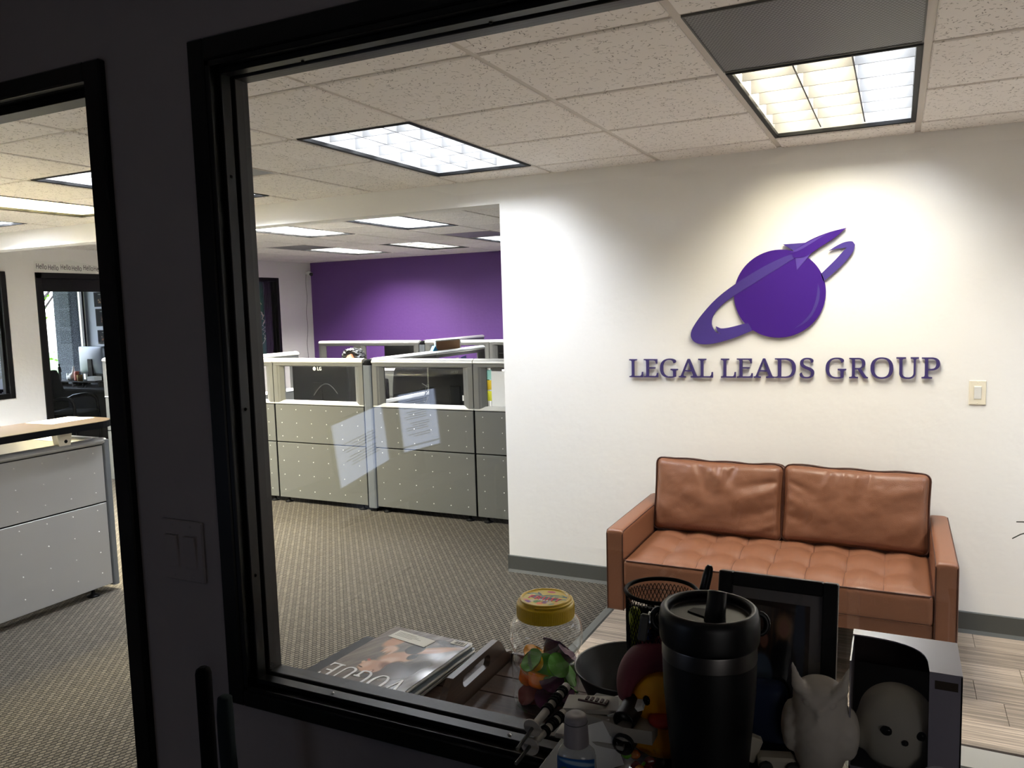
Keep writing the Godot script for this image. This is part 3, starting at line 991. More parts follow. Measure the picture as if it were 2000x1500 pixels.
# ---------------------------------------------------------------- reception desk
func reception_desk() -> void:
	# local x along the front: world z = -3.07 .. ; front face looks to +x
	var o := thing("reception_desk", "grey riveted reception desk with a raised dark wood counter, seen through the doorway", "desk", Vector3(-4.185, 0, -3.06), -PI / 2)
	# after the turn: local x -> +z (world), local z -> -x ; the front faces local -z
	var L := 1.95
	obj("core", cbox(0.0, 0.05, 0.006, L, 0.88, 0.055), m.black, o)
	obj("upper_panel", cbox(0.012, 0.547, -0.004, L, 0.880, 0.006, 0.002), m.desk_grey, o)
	obj("lower_panel", cbox(0.012, 0.048, -0.004, L, 0.539, 0.006, 0.002), m.desk_grey, o)
	obj("inner_panel", cbox(0.012, 0.048, 0.055, L, 0.880, 0.065, 0.002), m.desk_grey, o)
	var rv := Geo.new()
	for c in 13:
		for y in [0.842, 0.725, 0.608, 0.503, 0.377, 0.252, 0.128]:
			rv.lathe([Vector2(0.0045, 0.0), Vector2(0.0036, 0.0018), Vector2(0.0, 0.0028)], 8, Transform3D(Basis(Vector3.RIGHT, -PI / 2), Vector3(0.075 + c * 0.153, y, -0.004)))
	stuff(obj("rivets", rv, m.rivet_white, o))
	var cp := Geo.new()
	var pr := PackedVector2Array()
	for k in 15:
		var a := k * TAU / 15
		pr.append(Vector2(0.03 + cos(a) * 0.042, 0.901 + sin(a) * 0.021))
	cp.prism(pr, L, Transform3D(B(Vector3(0, 0, 1), Vector3.UP), Vector3(L, 0, 0)))
	var nose := Geo.new()
	nose.lathe([Vector2(0.0, -0.021), Vector2(0.03, -0.016), Vector2(0.042, 0.0), Vector2(0.03, 0.016), Vector2(0.0, 0.021)], 16, Transform3D(Basis(), Vector3(0.0, 0.901, 0.03)))
	obj("cap_rail", cp, m.desk_grey, o)
	obj("cap_end", nose, m.desk_grey, o)
	var po := PackedVector2Array()
	for k in 20:
		var a := k * TAU / 20
		var r := 0.042 / pow(pow(absf(cos(a)), 5.0) + pow(absf(sin(a)), 5.0), 0.2)
		po.append(Vector2(cos(a) * r * 0.5 - 0.012, sin(a) * r))
	var pg := Geo.new()
	pg.prism(po, 0.875, Transform3D(Basis(Vector3.RIGHT, Vector3.FORWARD, Vector3.UP), Vector3(0.0, 0.035, 0.03)))
	obj("end_post", pg, m.panel_blue_grey, o)
	for x in [0.12, 1.0, 1.85]:
		var ft := Geo.new()
		ft.lathe([Vector2(0.0, 0.0), Vector2(0.036, 0.0), Vector2(0.036, 0.008), Vector2(0.012, 0.016), Vector2(0.009, 0.05), Vector2(0.0, 0.05)], 16)
		obj("foot", ft, m.black, o, Vector3(x, 0, 0.03))
	# raised counter with a rounded end: outline in local x-z
	var ct := PackedVector2Array([Vector2(L, -0.055), Vector2(L, 0.385), Vector2(0.10, 0.385)])
	for k in range(0, 9):
		var a := PI / 2 + PI / 2 * k / 8.0
		ct.append(Vector2(0.10 + cos(a) * 0.20, 0.185 + sin(a) * 0.20))
	for k in range(0, 9):
		var a := PI + PI / 2 * k / 8.0
		ct.append(Vector2(0.06 + cos(a) * 0.16, 0.105 + sin(a) * 0.16))
	var cg := Geo.new()
	for k in ct.size():
		ct[k].y = -ct[k].y
	cg.prism(ct, 0.036, Transform3D(Basis(Vector3.RIGHT, Vector3.FORWARD, Vector3.UP), Vector3(0, 0.988, 0)))
	obj("countertop", cg, m.black_soft, o)
	var ci := Geo.new()
	ci.prism(ct, 0.002, Transform3D(Basis(Vector3(0.995, 0, 0), Vector3(0, 0, -0.985), Vector3.UP), Vector3(0.004, 1.024, 0.003)))
	obj("wood_top", ci, m.counter_wood, o)
	for x in [0.235, 1.2]:
		var br := Geo.new()
		br.prism(pv([-0.032, 0.0, 0.032, 0.0, 0.046, 0.075, -0.046, 0.075]), 0.05, Transform3D(Basis(), Vector3(x, 0.914, 0.0)))
		obj("bracket", br, m.cream, o)
		var sc := Geo.new()
		sc.lathe([Vector2(0.0105, 0.0), Vector2(0.009, 0.002), Vector2(0.004, 0.0005), Vector2(0.0, 0.0)], 12, Transform3D(Basis(Vector3.RIGHT, -PI / 2), Vector3(x - 0.006, 0.938, 0.0)))
		obj("bolt", sc, m.black, o)
	# return panel at the end and the inner work surface
	obj("return_panel", cbox(-0.03, 0.05, 0.075, 0.03, 0.885, 1.1, 0.002), m.desk_grey, o)
	var rc := Geo.new()
	var rp := PackedVector2Array()
	for k in 15:
		var a := k * TAU / 15
		rp.append(Vector2(cos(a) * 0.04, 0.901 + sin(a) * 0.021))
	rc.prism(rp, 1.03, Transform3D(Basis(), Vector3(0, 0, 0.07)))
	obj("return_cap", rc, m.fixture_white, o)
	obj("worksurface", cbox(0.035, 0.71, 0.07, L, 0.74, 0.75, 0.003), m.cream, o)
	# sheet of paper on the counter
	var p := obj("paper_sheet", cbox(-0.108, 0, -0.14, 0.108, 0.0006, 0.14), m.paper, self, Vector3(-4.445, 1.0262, -2.985), Vector3(0, 0.06, 0))
	tag(p, "blank white paper sheet lying on the dark wood reception counter", "paper")
	# a grey letter tray behind the counter
	var t := thing("letter_tray", "light grey slotted tray behind the reception desk below the counter", "tray", Vector3(-4.46, 0.74, -2.42))
	obj("box", cbox(-0.16, 0.0, -0.24, 0.16, 0.13, 0.26, 0.004), m.desk_grey, t)
	for k in 12:
		obj("slat", cbox(-0.155, 0.13, -0.23 + k * 0.04, 0.155, 0.137, -0.208 + k * 0.04), m.paper, t)

# ---------------------------------------------------------------- sofa
func soft(p: Vector3, h: Vector3, r: float) -> Vector3:     # cube point to a box of half size h with rounded edges
	var q := Vector3(p.x * h.x, p.y * h.y, p.z * h.z)
	var c := q.clamp(-(h - Vector3.ONE * r), h - Vector3.ONE * r)
	var d := q - c
	return c + d.normalized() * minf(d.length(), r) if d.length() > 1e-6 else q

func sofa() -> void:
	var o := thing("sofa", "brown leather two-seat sofa with a tufted seat against the lettered wall", "sofa", Vector3(-0.489, 0, -3.80))
	# local: x -0.722..0.722, front z = 0.40, back z = -0.41
	var hw := 0.722
	for s in [-1.0, 1.0]:
		var g := Geo.new()
		g.soft_box(Vector3i(8, 20, 30), func(p): 
			var q := soft(Vector3(signf(p.x) * pow(absf(p.x), 0.7), signf(p.y) * pow(absf(p.y), 0.6), signf(p.z) * pow(absf(p.z), 0.6)), Vector3(0.043, 0.193, 0.385), 0.016)
			q.y += 0.004 * (1.0 - p.x * p.x) * maxf(p.y, 0.0)
			return q + Vector3(s * (hw - 0.043), 0.378, -0.005))
		var arm := obj("arm", g, m.leather, o)
		var pp := Geo.new()
		for e in [-1.0, 1.0]:
			var x: float = s * (hw - 0.043) + e * 0.0385
			pp.tube([Vector3(x, 0.19, 0.378), Vector3(x, 0.40, 0.378), Vector3(x, 0.552, 0.377), Vector3(x, 0.5665, 0.365), Vector3(x, 0.5675, 0.1), Vector3(x, 0.5675, -0.37)], 0.0026, 6)
		obj("piping", pp, m.leather_piping, arm)
	# front rail, deck and back frame
	var fr := Geo.new()
	fr.soft_box(Vector3i(20, 8, 4), func(p): return soft(p, Vector3(0.635, 0.034, 0.03), 0.012) + Vector3(0, 0.283, 0.345))
	obj("front_rail", fr, m.leather, o)
	obj("deck", cbox(-0.635, 0.25, -0.38, 0.635, 0.315, 0.32, 0.004), m.leather_piping, o)
	var bf := Geo.new()
	bf.soft_box(Vector3i(12, 10, 4), func(p): return soft(p, Vector3(0.636, 0.195, 0.04), 0.02) + Vector3(0, 0.445, -0.36))
	obj("back_frame", bf, m.leather, o)
	for x in [-0.54, 0.54]:
		for z in [0.27, -0.32]:
			var lg := Geo.new()
			lg.tube([Vector3(x, 0.0, z), Vector3(x, 0.26, z)], [0.015, 0.021], 12)
			obj("leg", lg, m.black, o)
	# tufted seat: 8 by 3 fields
	var st := Geo.new()
	var sh := Vector3(0.634, 0.063, 0.385)
	var sf := func(p: Vector3) -> Vector3:
		var q := soft(p, sh, 0.018)
		var fz := clampf((0.88 - p.z * 1.0) / 1.88, 0.0, 1.0)
		if p.y > 0.6:
			var edge := minf(1.0, minf((1.0 - absf(p.x)) * 9.0, (1.0 - absf(p.z)) * 6.0))
			var u := q.x / 0.152
			var w := (q.z - 0.155) / 0.225
			var du := absf(u - round(u)) * 0.152
			var dw := absf(w - round(w)) * 0.225
			var within: bool = absf(round(u)) < 4.0
			var seam := exp(-pow(du / 0.0042, 2.0)) * 0.005 if within else 0.0
			seam = maxf(seam, exp(-pow(dw / 0.0042, 2.0)) * 0.0042 if absf(u) < 3.6 else 0.0)
			var gu := du / 0.040
			var gw := dw / 0.045
			var dip := 0.024 * exp(-(gu * gu + gw * gw)) if within else 0.0
			var pil := 0.011 * (cos(TAU * u) * -0.5 + 0.5) * (cos(TAU * w) * -0.5 + 0.5)
			q.y += edge * (0.006 + pil - dip - seam) + 0.008 * edge * (1.0 - p.x * p.x)
		return q + Vector3(0, 0.375, 0.012)
	st.soft_box(Vector3i(216, 10, 66), sf)
	var seat := obj("seat_cushion", st, m.leather, o)
	var sp := Geo.new()
	for y in [0.436, 0.322]:
		var pts := []
		for k in 25:
			var x := -0.620 + 1.24 * k / 24.0
			pts.append(Vector3(x, y, 0.393))
		pts.push_front(Vector3(-0.633, y, 0.375))
		pts.append(Vector3(0.633, y, 0.375))
		sp.tube(pts, 0.0028, 6)
	sp.tube([Vector3(-0.633, 0.437, 0.375), Vector3(-0.634, 0.438, 0.1), Vector3(-0.634, 0.438, -0.2)], 0.0028, 6)
	sp.tube([Vector3(0.633, 0.437, 0.375), Vector3(0.634, 0.438, 0.1), Vector3(0.634, 0.438, -0.2)], 0.0028, 6)
	obj("piping", sp, m.leather_piping, seat)
	var sm := Geo.new()
	for k in range(-3, 4):
		var pts := []
		for e in 60:
			pts.append(sf.call(Vector3(k * 0.152 / sh.x, 1.0, -0.97 + 1.93 * e / 59.0)) + Vector3(0, 0.0006, 0))
		sm.tube(pts, 0.0012, 5)
	obj("seam", sm, m.leather_piping, seat)
	# two loose back cushions, creased differently
	var folds := [
		[[-0.02, 0.13, 0.10, 0.02, 0.010, 0.030], [-0.10, 0.16, -0.02, 0.0, -0.009, 0.028], [0.03, 0.165, 0.02, 0.05, 0.012, 0.020], [0.09, 0.165, 0.055, 0.07, -0.011, 0.016], [0.30, 0.07, 0.06, -0.03, 0.011, 0.032], [0.30, -0.02, 0.10, -0.10, -0.010, 0.030], [0.28, 0.10, 0.10, 0.06, -0.010, 0.022], [-0.28, -0.05, -0.12, -0.14, 0.008, 0.04], [0.30, -0.10, 0.16, -0.16, 0.010, 0.022], [-0.14, 0.02, 0.02, -0.06, 0.007, 0.05]],
		[[-0.10, 0.16, -0.13, 0.06, 0.011, 0.022], [-0.045, 0.165, -0.05, 0.06, -0.009, 0.018], [0.02, 0.165, 0.0, 0.07, 0.010, 0.020], [0.07, 0.165, 0.05, 0.05, -0.009, 0.018], [0.29, 0.11, 0.12, 0.06, 0.008, 0.035], [-0.29, 0.02, -0.14, -0.04, 0.009, 0.03], [-0.29, -0.06, -0.16, -0.10, -0.009, 0.028], [0.30, -0.02, 0.18, -0.07, 0.008, 0.035], [-0.28, 0.10, -0.17, 0.05, -0.008, 0.02]],
	]
	var wr := FastNoiseLite.new()
	wr.seed = 4
	wr.frequency = 7.0
	wr.fractal_octaves = 3
	for k in 2:
		var s := -1.0 if k == 0 else 1.0
		var g := Geo.new()
		var hh := Vector3(0.319, 0.188, 0.098)
		var fl: Array = folds[k]
		var place := Transform3D(Basis(Vector3.RIGHT, -0.20) * Basis(Vector3.BACK, -0.012), Vector3(s * 0.318, 0.618, -0.215))
		var fn := func(p: Vector3) -> Vector3:
			var pl: float = (1.0 - p.x * p.x) * (1.0 - p.y * p.y)
			var q := soft(p, hh, 0.040)
			q.z *= 0.74 + 0.42 * pow(maxf(pl, 0.0), 0.45)
			# edges drawn in a little between the corners
			q.x *= 1.0 - 0.020 * (1.0 - p.y * p.y) * absf(p.x)
			q.y *= 1.0 - 0.035 * (1.0 - p.x * p.x) * absf(p.y)
			if p.z > 0.3:
				var f := 0.0
				var c2 := Vector2(q.x, q.y)
				for e in fl:
					var a := Vector2(e[0], e[1])
					var b := Vector2(e[2], e[3])
					var h := clampf((c2 - a).dot(b - a) / (b - a).length_squared(), 0.0, 1.0)
					var d2: float = c2.distance_to(a.lerp(b, h)) / (e[5] * (0.6 + 0.7 * h))
					f += e[4] * exp(-d2 * d2) * (1.0 - 0.6 * h)
				f += 0.004 * wr.get_noise_2d(q.x + k * 3.0, q.y)
				q.z += f * minf(1.0, 4.0 * (1.0 - maxf(absf(p.x), absf(p.y))) + 0.15)
			elif absf(p.y) > 0.9 and absf(p.z) < 0.6:
				q.y += 0.003 * sin(q.x * 31.0 + k * 2.0) * signf(p.y)
			return place * q
		g.soft_box(Vector3i(84, 54, 14), fn)
		var cu := obj("back_cushion", g, m.leather, o)
		# piping round the front and rear edges
		var pg := Geo.new()
		for zz in [0.56, -0.56]:
			var pts := []
			for e in 121:
				var a := e / 120.0 * 4.0
				var u := fmod(a, 1.0) * 2.0 - 1.0
				var px := 0.0
				var py := 0.0
				match int(a) % 4:
					0: px = u; py = 1.0
					1: px = 1.0; py = -u
					2: px = -u; py = -1.0
					3: px = -1.0; py = u
				pts.append(fn.call(Vector3(px, py, 0.29 if zz > 0.0 else -0.29)) + place.basis * Vector3(px * 0.0015, py * 0.0015, zz * 0.058))
			pg.tube(pts, 0.0042, 6, false)
		obj("piping", pg, m.leather_piping, cu)

# ---------------------------------------------------------------- console table under the window, lobby side
func console_table() -> void:
	var ty := 0.885
	var t := thing("console_table", "dark wood console table against the window on the lobby side, tray and magazines on it", "table", Vector3(-0.30, 0, -1.255))
	for k in 2:
		obj("plank", cbox(-0.72, -0.02, -0.0805, 0.72, 0.0, 0.0805, 0.002), m.table_wood, t, Vector3(0, ty, -0.0815 + k * 0.163))
	obj("apron", cbox(-0.69, ty - 0.11, -0.145, 0.69, ty - 0.02, 0.145), m.table_wood, t)
	for x in [-0.67, 0.67]:
		for z in [-0.125, 0.125]:
			obj("leg", cbox(x - 0.025, 0, z - 0.02, x + 0.025, ty - 0.02, z + 0.02, 0.003), m.table_wood, t)
	# serving tray with two end handles
	var tr := thing("serving_tray", "dark wooden serving tray with a slotted end handle, jar and bowl standing in it", "tray", Vector3(-0.390, ty, -1.248))
	for k in 4:
		obj("plank", cbox(-0.31, 0.002, -0.0335, 0.31, 0.012, 0.0335, 0.0015), m.tray_plank, tr, Vector3(0, 0, -0.1015 + k * 0.0675))
	for s in [-1.0, 1.0]:
		obj("side_rail", cbox(-0.31, 0.0, s * 0.137, 0.31, 0.026, s * 0.149, 0.002), m.tray_wood, tr)
		# end board with a handle hole, outline in z-y
		var g := CSGCombiner3D.new()
		g.name = "end_handle"
		var body := CSGPolygon3D.new()
		body.name = "board"
		body.polygon = pv([-0.149, 0.0, 0.149, 0.0, 0.149, 0.028, 0.125, 0.034, 0.102, 0.064, 0.088, 0.073, -0.088, 0.073, -0.102, 0.064, -0.125, 0.034, -0.149, 0.028])
		body.depth = 0.013
		body.material = m.tray_wood
		g.add_child(body)
		var hole := CSGPolygon3D.new()
		hole.name = "grip"
		var hp := PackedVector2Array()
		for k in 24:
			var a := k * TAU / 24
			hp.append(Vector2(signf(cos(a)) * 0.042 + cos(a) * 0.012, 0.050 + sin(a) * 0.012))
		hole.polygon = hp
		hole.depth = 0.05
		hole.position.z = 0.02
		hole.operation = CSGShape3D.OPERATION_SUBTRACTION
		hole.material = m.tray_wood
		g.add_child(hole)
		tr.add_child(g, true)
		g.rotation.y = PI / 2
		g.position = Vector3(s * 0.312 + (0.0 if s < 0 else 0.0), 0.0, 0)
	magazines(ty)
	candy_jar(Vector3(-0.562, ty + 0.012, -1.258))
	# black bowl
	var bo := thing("bowl", "matte black bowl on the tray, half hidden behind the mesh pen cup", "bowl", Vector3(-0.408, ty + 0.012, -1.275))
	var bw := Geo.new()
	bw.lathe([Vector2(0.0, 0.0), Vector2(0.056, 0.0), Vector2(0.062, 0.003), Vector2(0.098, 0.086), Vector2(0.1005, 0.088), Vector2(0.099, 0.09), Vector2(0.0965, 0.088), Vector2(0.060, 0.007), Vector2(0.0, 0.005)], 64)
	obj("shell", bw, mt("bowl_black", Color(0.05, 0.05, 0.05), 0.42), bo)
	# white board lying on the right of the table
	var wb := obj("white_sheet", cbox(-0.15, 0.0, -0.12, 0.17, 0.002, 0.10, 0.0005), m.paper, self, Vector3(0.10, ty, -1.285), Vector3(0, -0.02, 0))
	tag(wb, "plain white sheet on the table behind the owl and the toy box", "paper")
	# curled corner of another sheet
	var cu := Geo.new()
	cu.grid(10, 2, func(u, v): return Vector3(0.07 * u, 0.0022 + 0.030 * pow(u, 2.0) * (1.0 - 0.4 * v), -0.06 * v))
	var co := obj("curled_paper", cu, m.paper, self, Vector3(0.205, ty, -1.28), Vector3(0, 0.5, 0))
	tag(co, "small sheet of paper with a curled corner at the right end of the table", "paper")

func magazines(ty: float) -> void:
	var yaw := -0.05
	var cx := -0.893
	var cz := -1.255
	# black folder underneath, shifted left
	var f := thing("folder", "matte black folder sticking out under the left side of the magazines", "folder", Vector3(cx - 0.075, ty, cz + 0.012), yaw - 0.04, "")
	obj("cover", cbox(-0.105, 0.0, -0.135, 0.105, 0.0045, 0.135, 0.001), mt("folder_black", Color(0.07, 0.07, 0.08), 0.6), f)
	var ys := [ty + 0.0045, ty + 0.014, ty + 0.0235]
	var dx := [0.0, 0.004, -0.004]
	var labels := ["lowest magazine of the stack, white page edges showing", "middle magazine of the stack under the glossy fashion cover", "top magazine with a reclining woman and large white VOGUE lettering on its cover"]
	for k in 3:
		var g := thing("magazine", labels[k], "magazine", Vector3(cx + dx[k], ys[k], cz + (2 - k) * 0.003), yaw + (1 - k) * 0.015, "magazines stacked on the console table")
		var pg := Geo.new()
		pg.soft_box(Vector3i(8, 2, 8), func(p): return Vector3(p.x * 0.1005, p.y * 0.0040 + 0.0044, p.z * 0.1355))
		obj("pages", pg, m.paper, g)
		var cv := Geo.new()
		cv.grid(20, 26, func(u, v):
			var crease := 0.0011 * sin(u * 9.0 + v * 14.0) * exp(-pow((u - 0.9) / 0.12, 2.0)) + 0.0006 * sin(v * 23.0 + u * 3.0) * exp(-pow((u - 0.98) / 0.2, 2.0))
			return Vector3(-0.1015 + 0.203 * u, 0.0094 + crease * 0.8 + 0.0006, 0.137 - 0.274 * v))
		cv.grid(1, 8, func(u, v): return Vector3(-0.1015, 0.0100 - 0.0094 * u, 0.137 - 0.274 * v), false, false, true)
		cv.grid(1, 1, func(u, v): return Vector3(-0.1015 + 0.203 * u, 0.0002, 0.137 - 0.274 * v), false, false, true)
		if k == 2:
			obj("cover", cv, cover_material(), g)
			var ti := obj("title_print", tx("VOGUE", 0.062, 0.0003, false, "Droid Serif"), mt("title_white", Color(0.9, 0.9, 0.9), 0.35), g, Vector3(0.0, 0.0106, 0.0), Vector3(-PI / 2, PI, 0))
			var bb: AABB = ti.mesh.get_aabb()
			pass
			ti.scale = Vector3(0.190 / bb.size.x, 0.060 / bb.size.y, 1.0)
			ti.position = Vector3(-0.004 + (bb.position.x + bb.size.x / 2) * ti.scale.x, 0.0106, 0.062 - bb.position.y * ti.scale.y)
			obj("address_label", cbox(-0.052, 0, -0.0185, 0.052, 0.0003, 0.0185), m.paper, g, Vector3(-0.028, 0.0106, -0.098), Vector3(0, -0.12, 0))
			obj("barcode", cbox(-0.017, 0, -0.0085, 0.017, 0.0003, 0.0085), m.paper, g, Vector3(0.076, 0.0108, -0.122))
			var bars := Geo.new()
			for b in 11:
				bars.bx(-0.011 + b * 0.0021, 0.0003, -0.006, -0.011 + b * 0.0021 + (0.0012 if b % 3 else 0.0006), 0.0005, 0.006)
			obj("bars", bars, m.black, g, Vector3(0.078, 0.0108, -0.122))
			var ln := Geo.new()
			for b in 4:
				ln.bx(-0.045, 0.0003, -0.011 + b * 0.005, -0.045 + 0.05 + 0.01 * (b % 3), 0.00045, -0.0102 + b * 0.005)
			obj("label_print", ln, m.base_grey, g, Vector3(-0.028, 0.0106, -0.098), Vector3(0, -0.12, 0))
		else:
			obj("cover", cv, m.paper if k == 0 else mt("cover_blue", Color(0.25, 0.29, 0.33), 0.3), g)

func blob(im: Image, cx: float, cy: float, rx: float, ry: float, rot: float, c: Color, soft := 0.25) -> void:
	var w := im.get_width()
	var h := im.get_height()
	var r := maxf(rx, ry) * 1.1
	for y in range(maxi(0, int((cy - r) * h)), mini(h, int((cy + r) * h) + 1)):
		for x in range(maxi(0, int((cx - r) * h * 0.0 + (cx - r) * w)), mini(w, int((cx + r) * w) + 1)):
			var d := Vector2(x / float(w) - cx, y / float(h) - cy).rotated(-rot)
			var k := Vector2(d.x / rx, d.y / ry).length()
			if k < 1.0:
				var a := clampf((1.0 - k) / soft, 0.0, 1.0)
				im.set_pixel(x, y, im.get_pixel(x, y).lerp(c, a * c.a))

func cover_material() -> StandardMaterial3D:
	# seen with the far edge on top: u to the right, y downwards is towards the window; a grey studio picture of a woman lying down
	var im := Image.create(300, 400, false, Image.FORMAT_RGB8)
	var nz := FastNoiseLite.new()
	nz.seed = 3
	nz.frequency = 0.012
	for y in 400:
		for x in 300:
			var s := 0.40 + 0.10 * nz.get_noise_2d(x * 3.0 + y * 1.2, y * 0.6) + 0.12 * (1.0 - x / 300.0)
			im.set_pixel(x, y, Color(s, s * 0.94, s * 0.90))
	var sk := Color(0.80, 0.62, 0.52)
	var hi := Color(0.88, 0.73, 0.64)
	var dk := Color(0.55, 0.37, 0.29)
	var hr := Color(0.15, 0.11, 0.09)
	blob(im, 0.72, 0.62, 0.26, 0.16, -0.5, hr, 0.5)
	blob(im, 0.62, 0.72, 0.22, 0.13, -0.3, Color(0.30, 0.23, 0.19), 0.5)
	blob(im, 0.80, 0.50, 0.16, 0.08, -0.6, hr, 0.6)
	blob(im, 0.50, 0.46, 0.20, 0.12, -0.4, sk, 0.3)
	blob(im, 0.46, 0.52, 0.12, 0.07, -0.6, hi, 0.6)
	blob(im, 0.74, 0.24, 0.30, 0.065, -0.45, sk, 0.35)
	blob(im, 0.72, 0.245, 0.22, 0.030, -0.45, hi, 0.8)
	blob(im, 0.25, 0.22, 0.10, 0.16, 0.35, sk, 0.3)
	blob(im, 0.32, 0.36, 0.10, 0.07, 0.1, hi, 0.4)
	for k in 4:
		blob(im, 0.27 + k * 0.035, 0.40 + k * 0.006, 0.016, 0.045, 0.3, hi if k % 2 else sk, 0.5)
	blob(im, 0.55, 0.28, 0.10, 0.10, 0.2, Color(0.10, 0.10, 0.11), 0.2)
	blob(im, 0.63, 0.40, 0.05, 0.06, 0.2, Color(0.10, 0.10, 0.11), 0.3)
	blob(im, 0.76, 0.10, 0.16, 0.045, 0.1, Color(0.22, 0.22, 0.24), 0.4)
	blob(im, 0.39, 0.655, 0.145, 0.105, 0.2, sk, 0.15)
	blob(im, 0.50, 0.60, 0.10, 0.06, 0.5, dk, 0.6)
	blob(im, 0.60, 0.60, 0.10, 0.12, -0.2, hr, 0.4)
	blob(im, 0.31, 0.655, 0.065, 0.085, 0.15, hi, 0.6)
	blob(im, 0.255, 0.62, 0.025, 0.022, 0.5, hi, 0.4)
	blob(im, 0.275, 0.575, 0.030, 0.016, 0.3, Color(0.72, 0.40, 0.36), 0.4)
	blob(im, 0.295, 0.69, 0.040, 0.010, 0.2, Color(0.25, 0.17, 0.14), 0.6)
	blob(im, 0.285, 0.725, 0.045, 0.008, 0.2, Color(0.35, 0.25, 0.2), 0.6)
	blob(im, 0.455, 0.715, 0.028, 0.034, 0.0, dk, 0.4)
	blob(im, 0.450, 0.715, 0.018, 0.024, 0.0, hi, 0.5)
	blob(im, 0.44, 0.79, 0.18, 0.045, -0.15, hr, 0.6)
	for y in 400:
		for x in range(255, 300):
			var k := clampf((x - 255) / 30.0, 0, 1) * (0.55 + 0.35 * sin(y * 0.05 + x * 0.03))
			im.set_pixel(x, y, im.get_pixel(x, y).lerp(Color(0.62, 0.61, 0.60), clampf(k, 0, 1)))

	var c := mt("glossy_cover", Color(1, 1, 1), 0.2)
	c.albedo_texture = ImageTexture.create_from_image(im)
	c.uv1_scale = Vector3(1, -1, 1)
	c.uv1_offset = Vector3(0, 1, 0)
	c.clearcoat_enabled = true
	c.clearcoat = 0.3
	c.clearcoat_roughness = 0.15
	return c

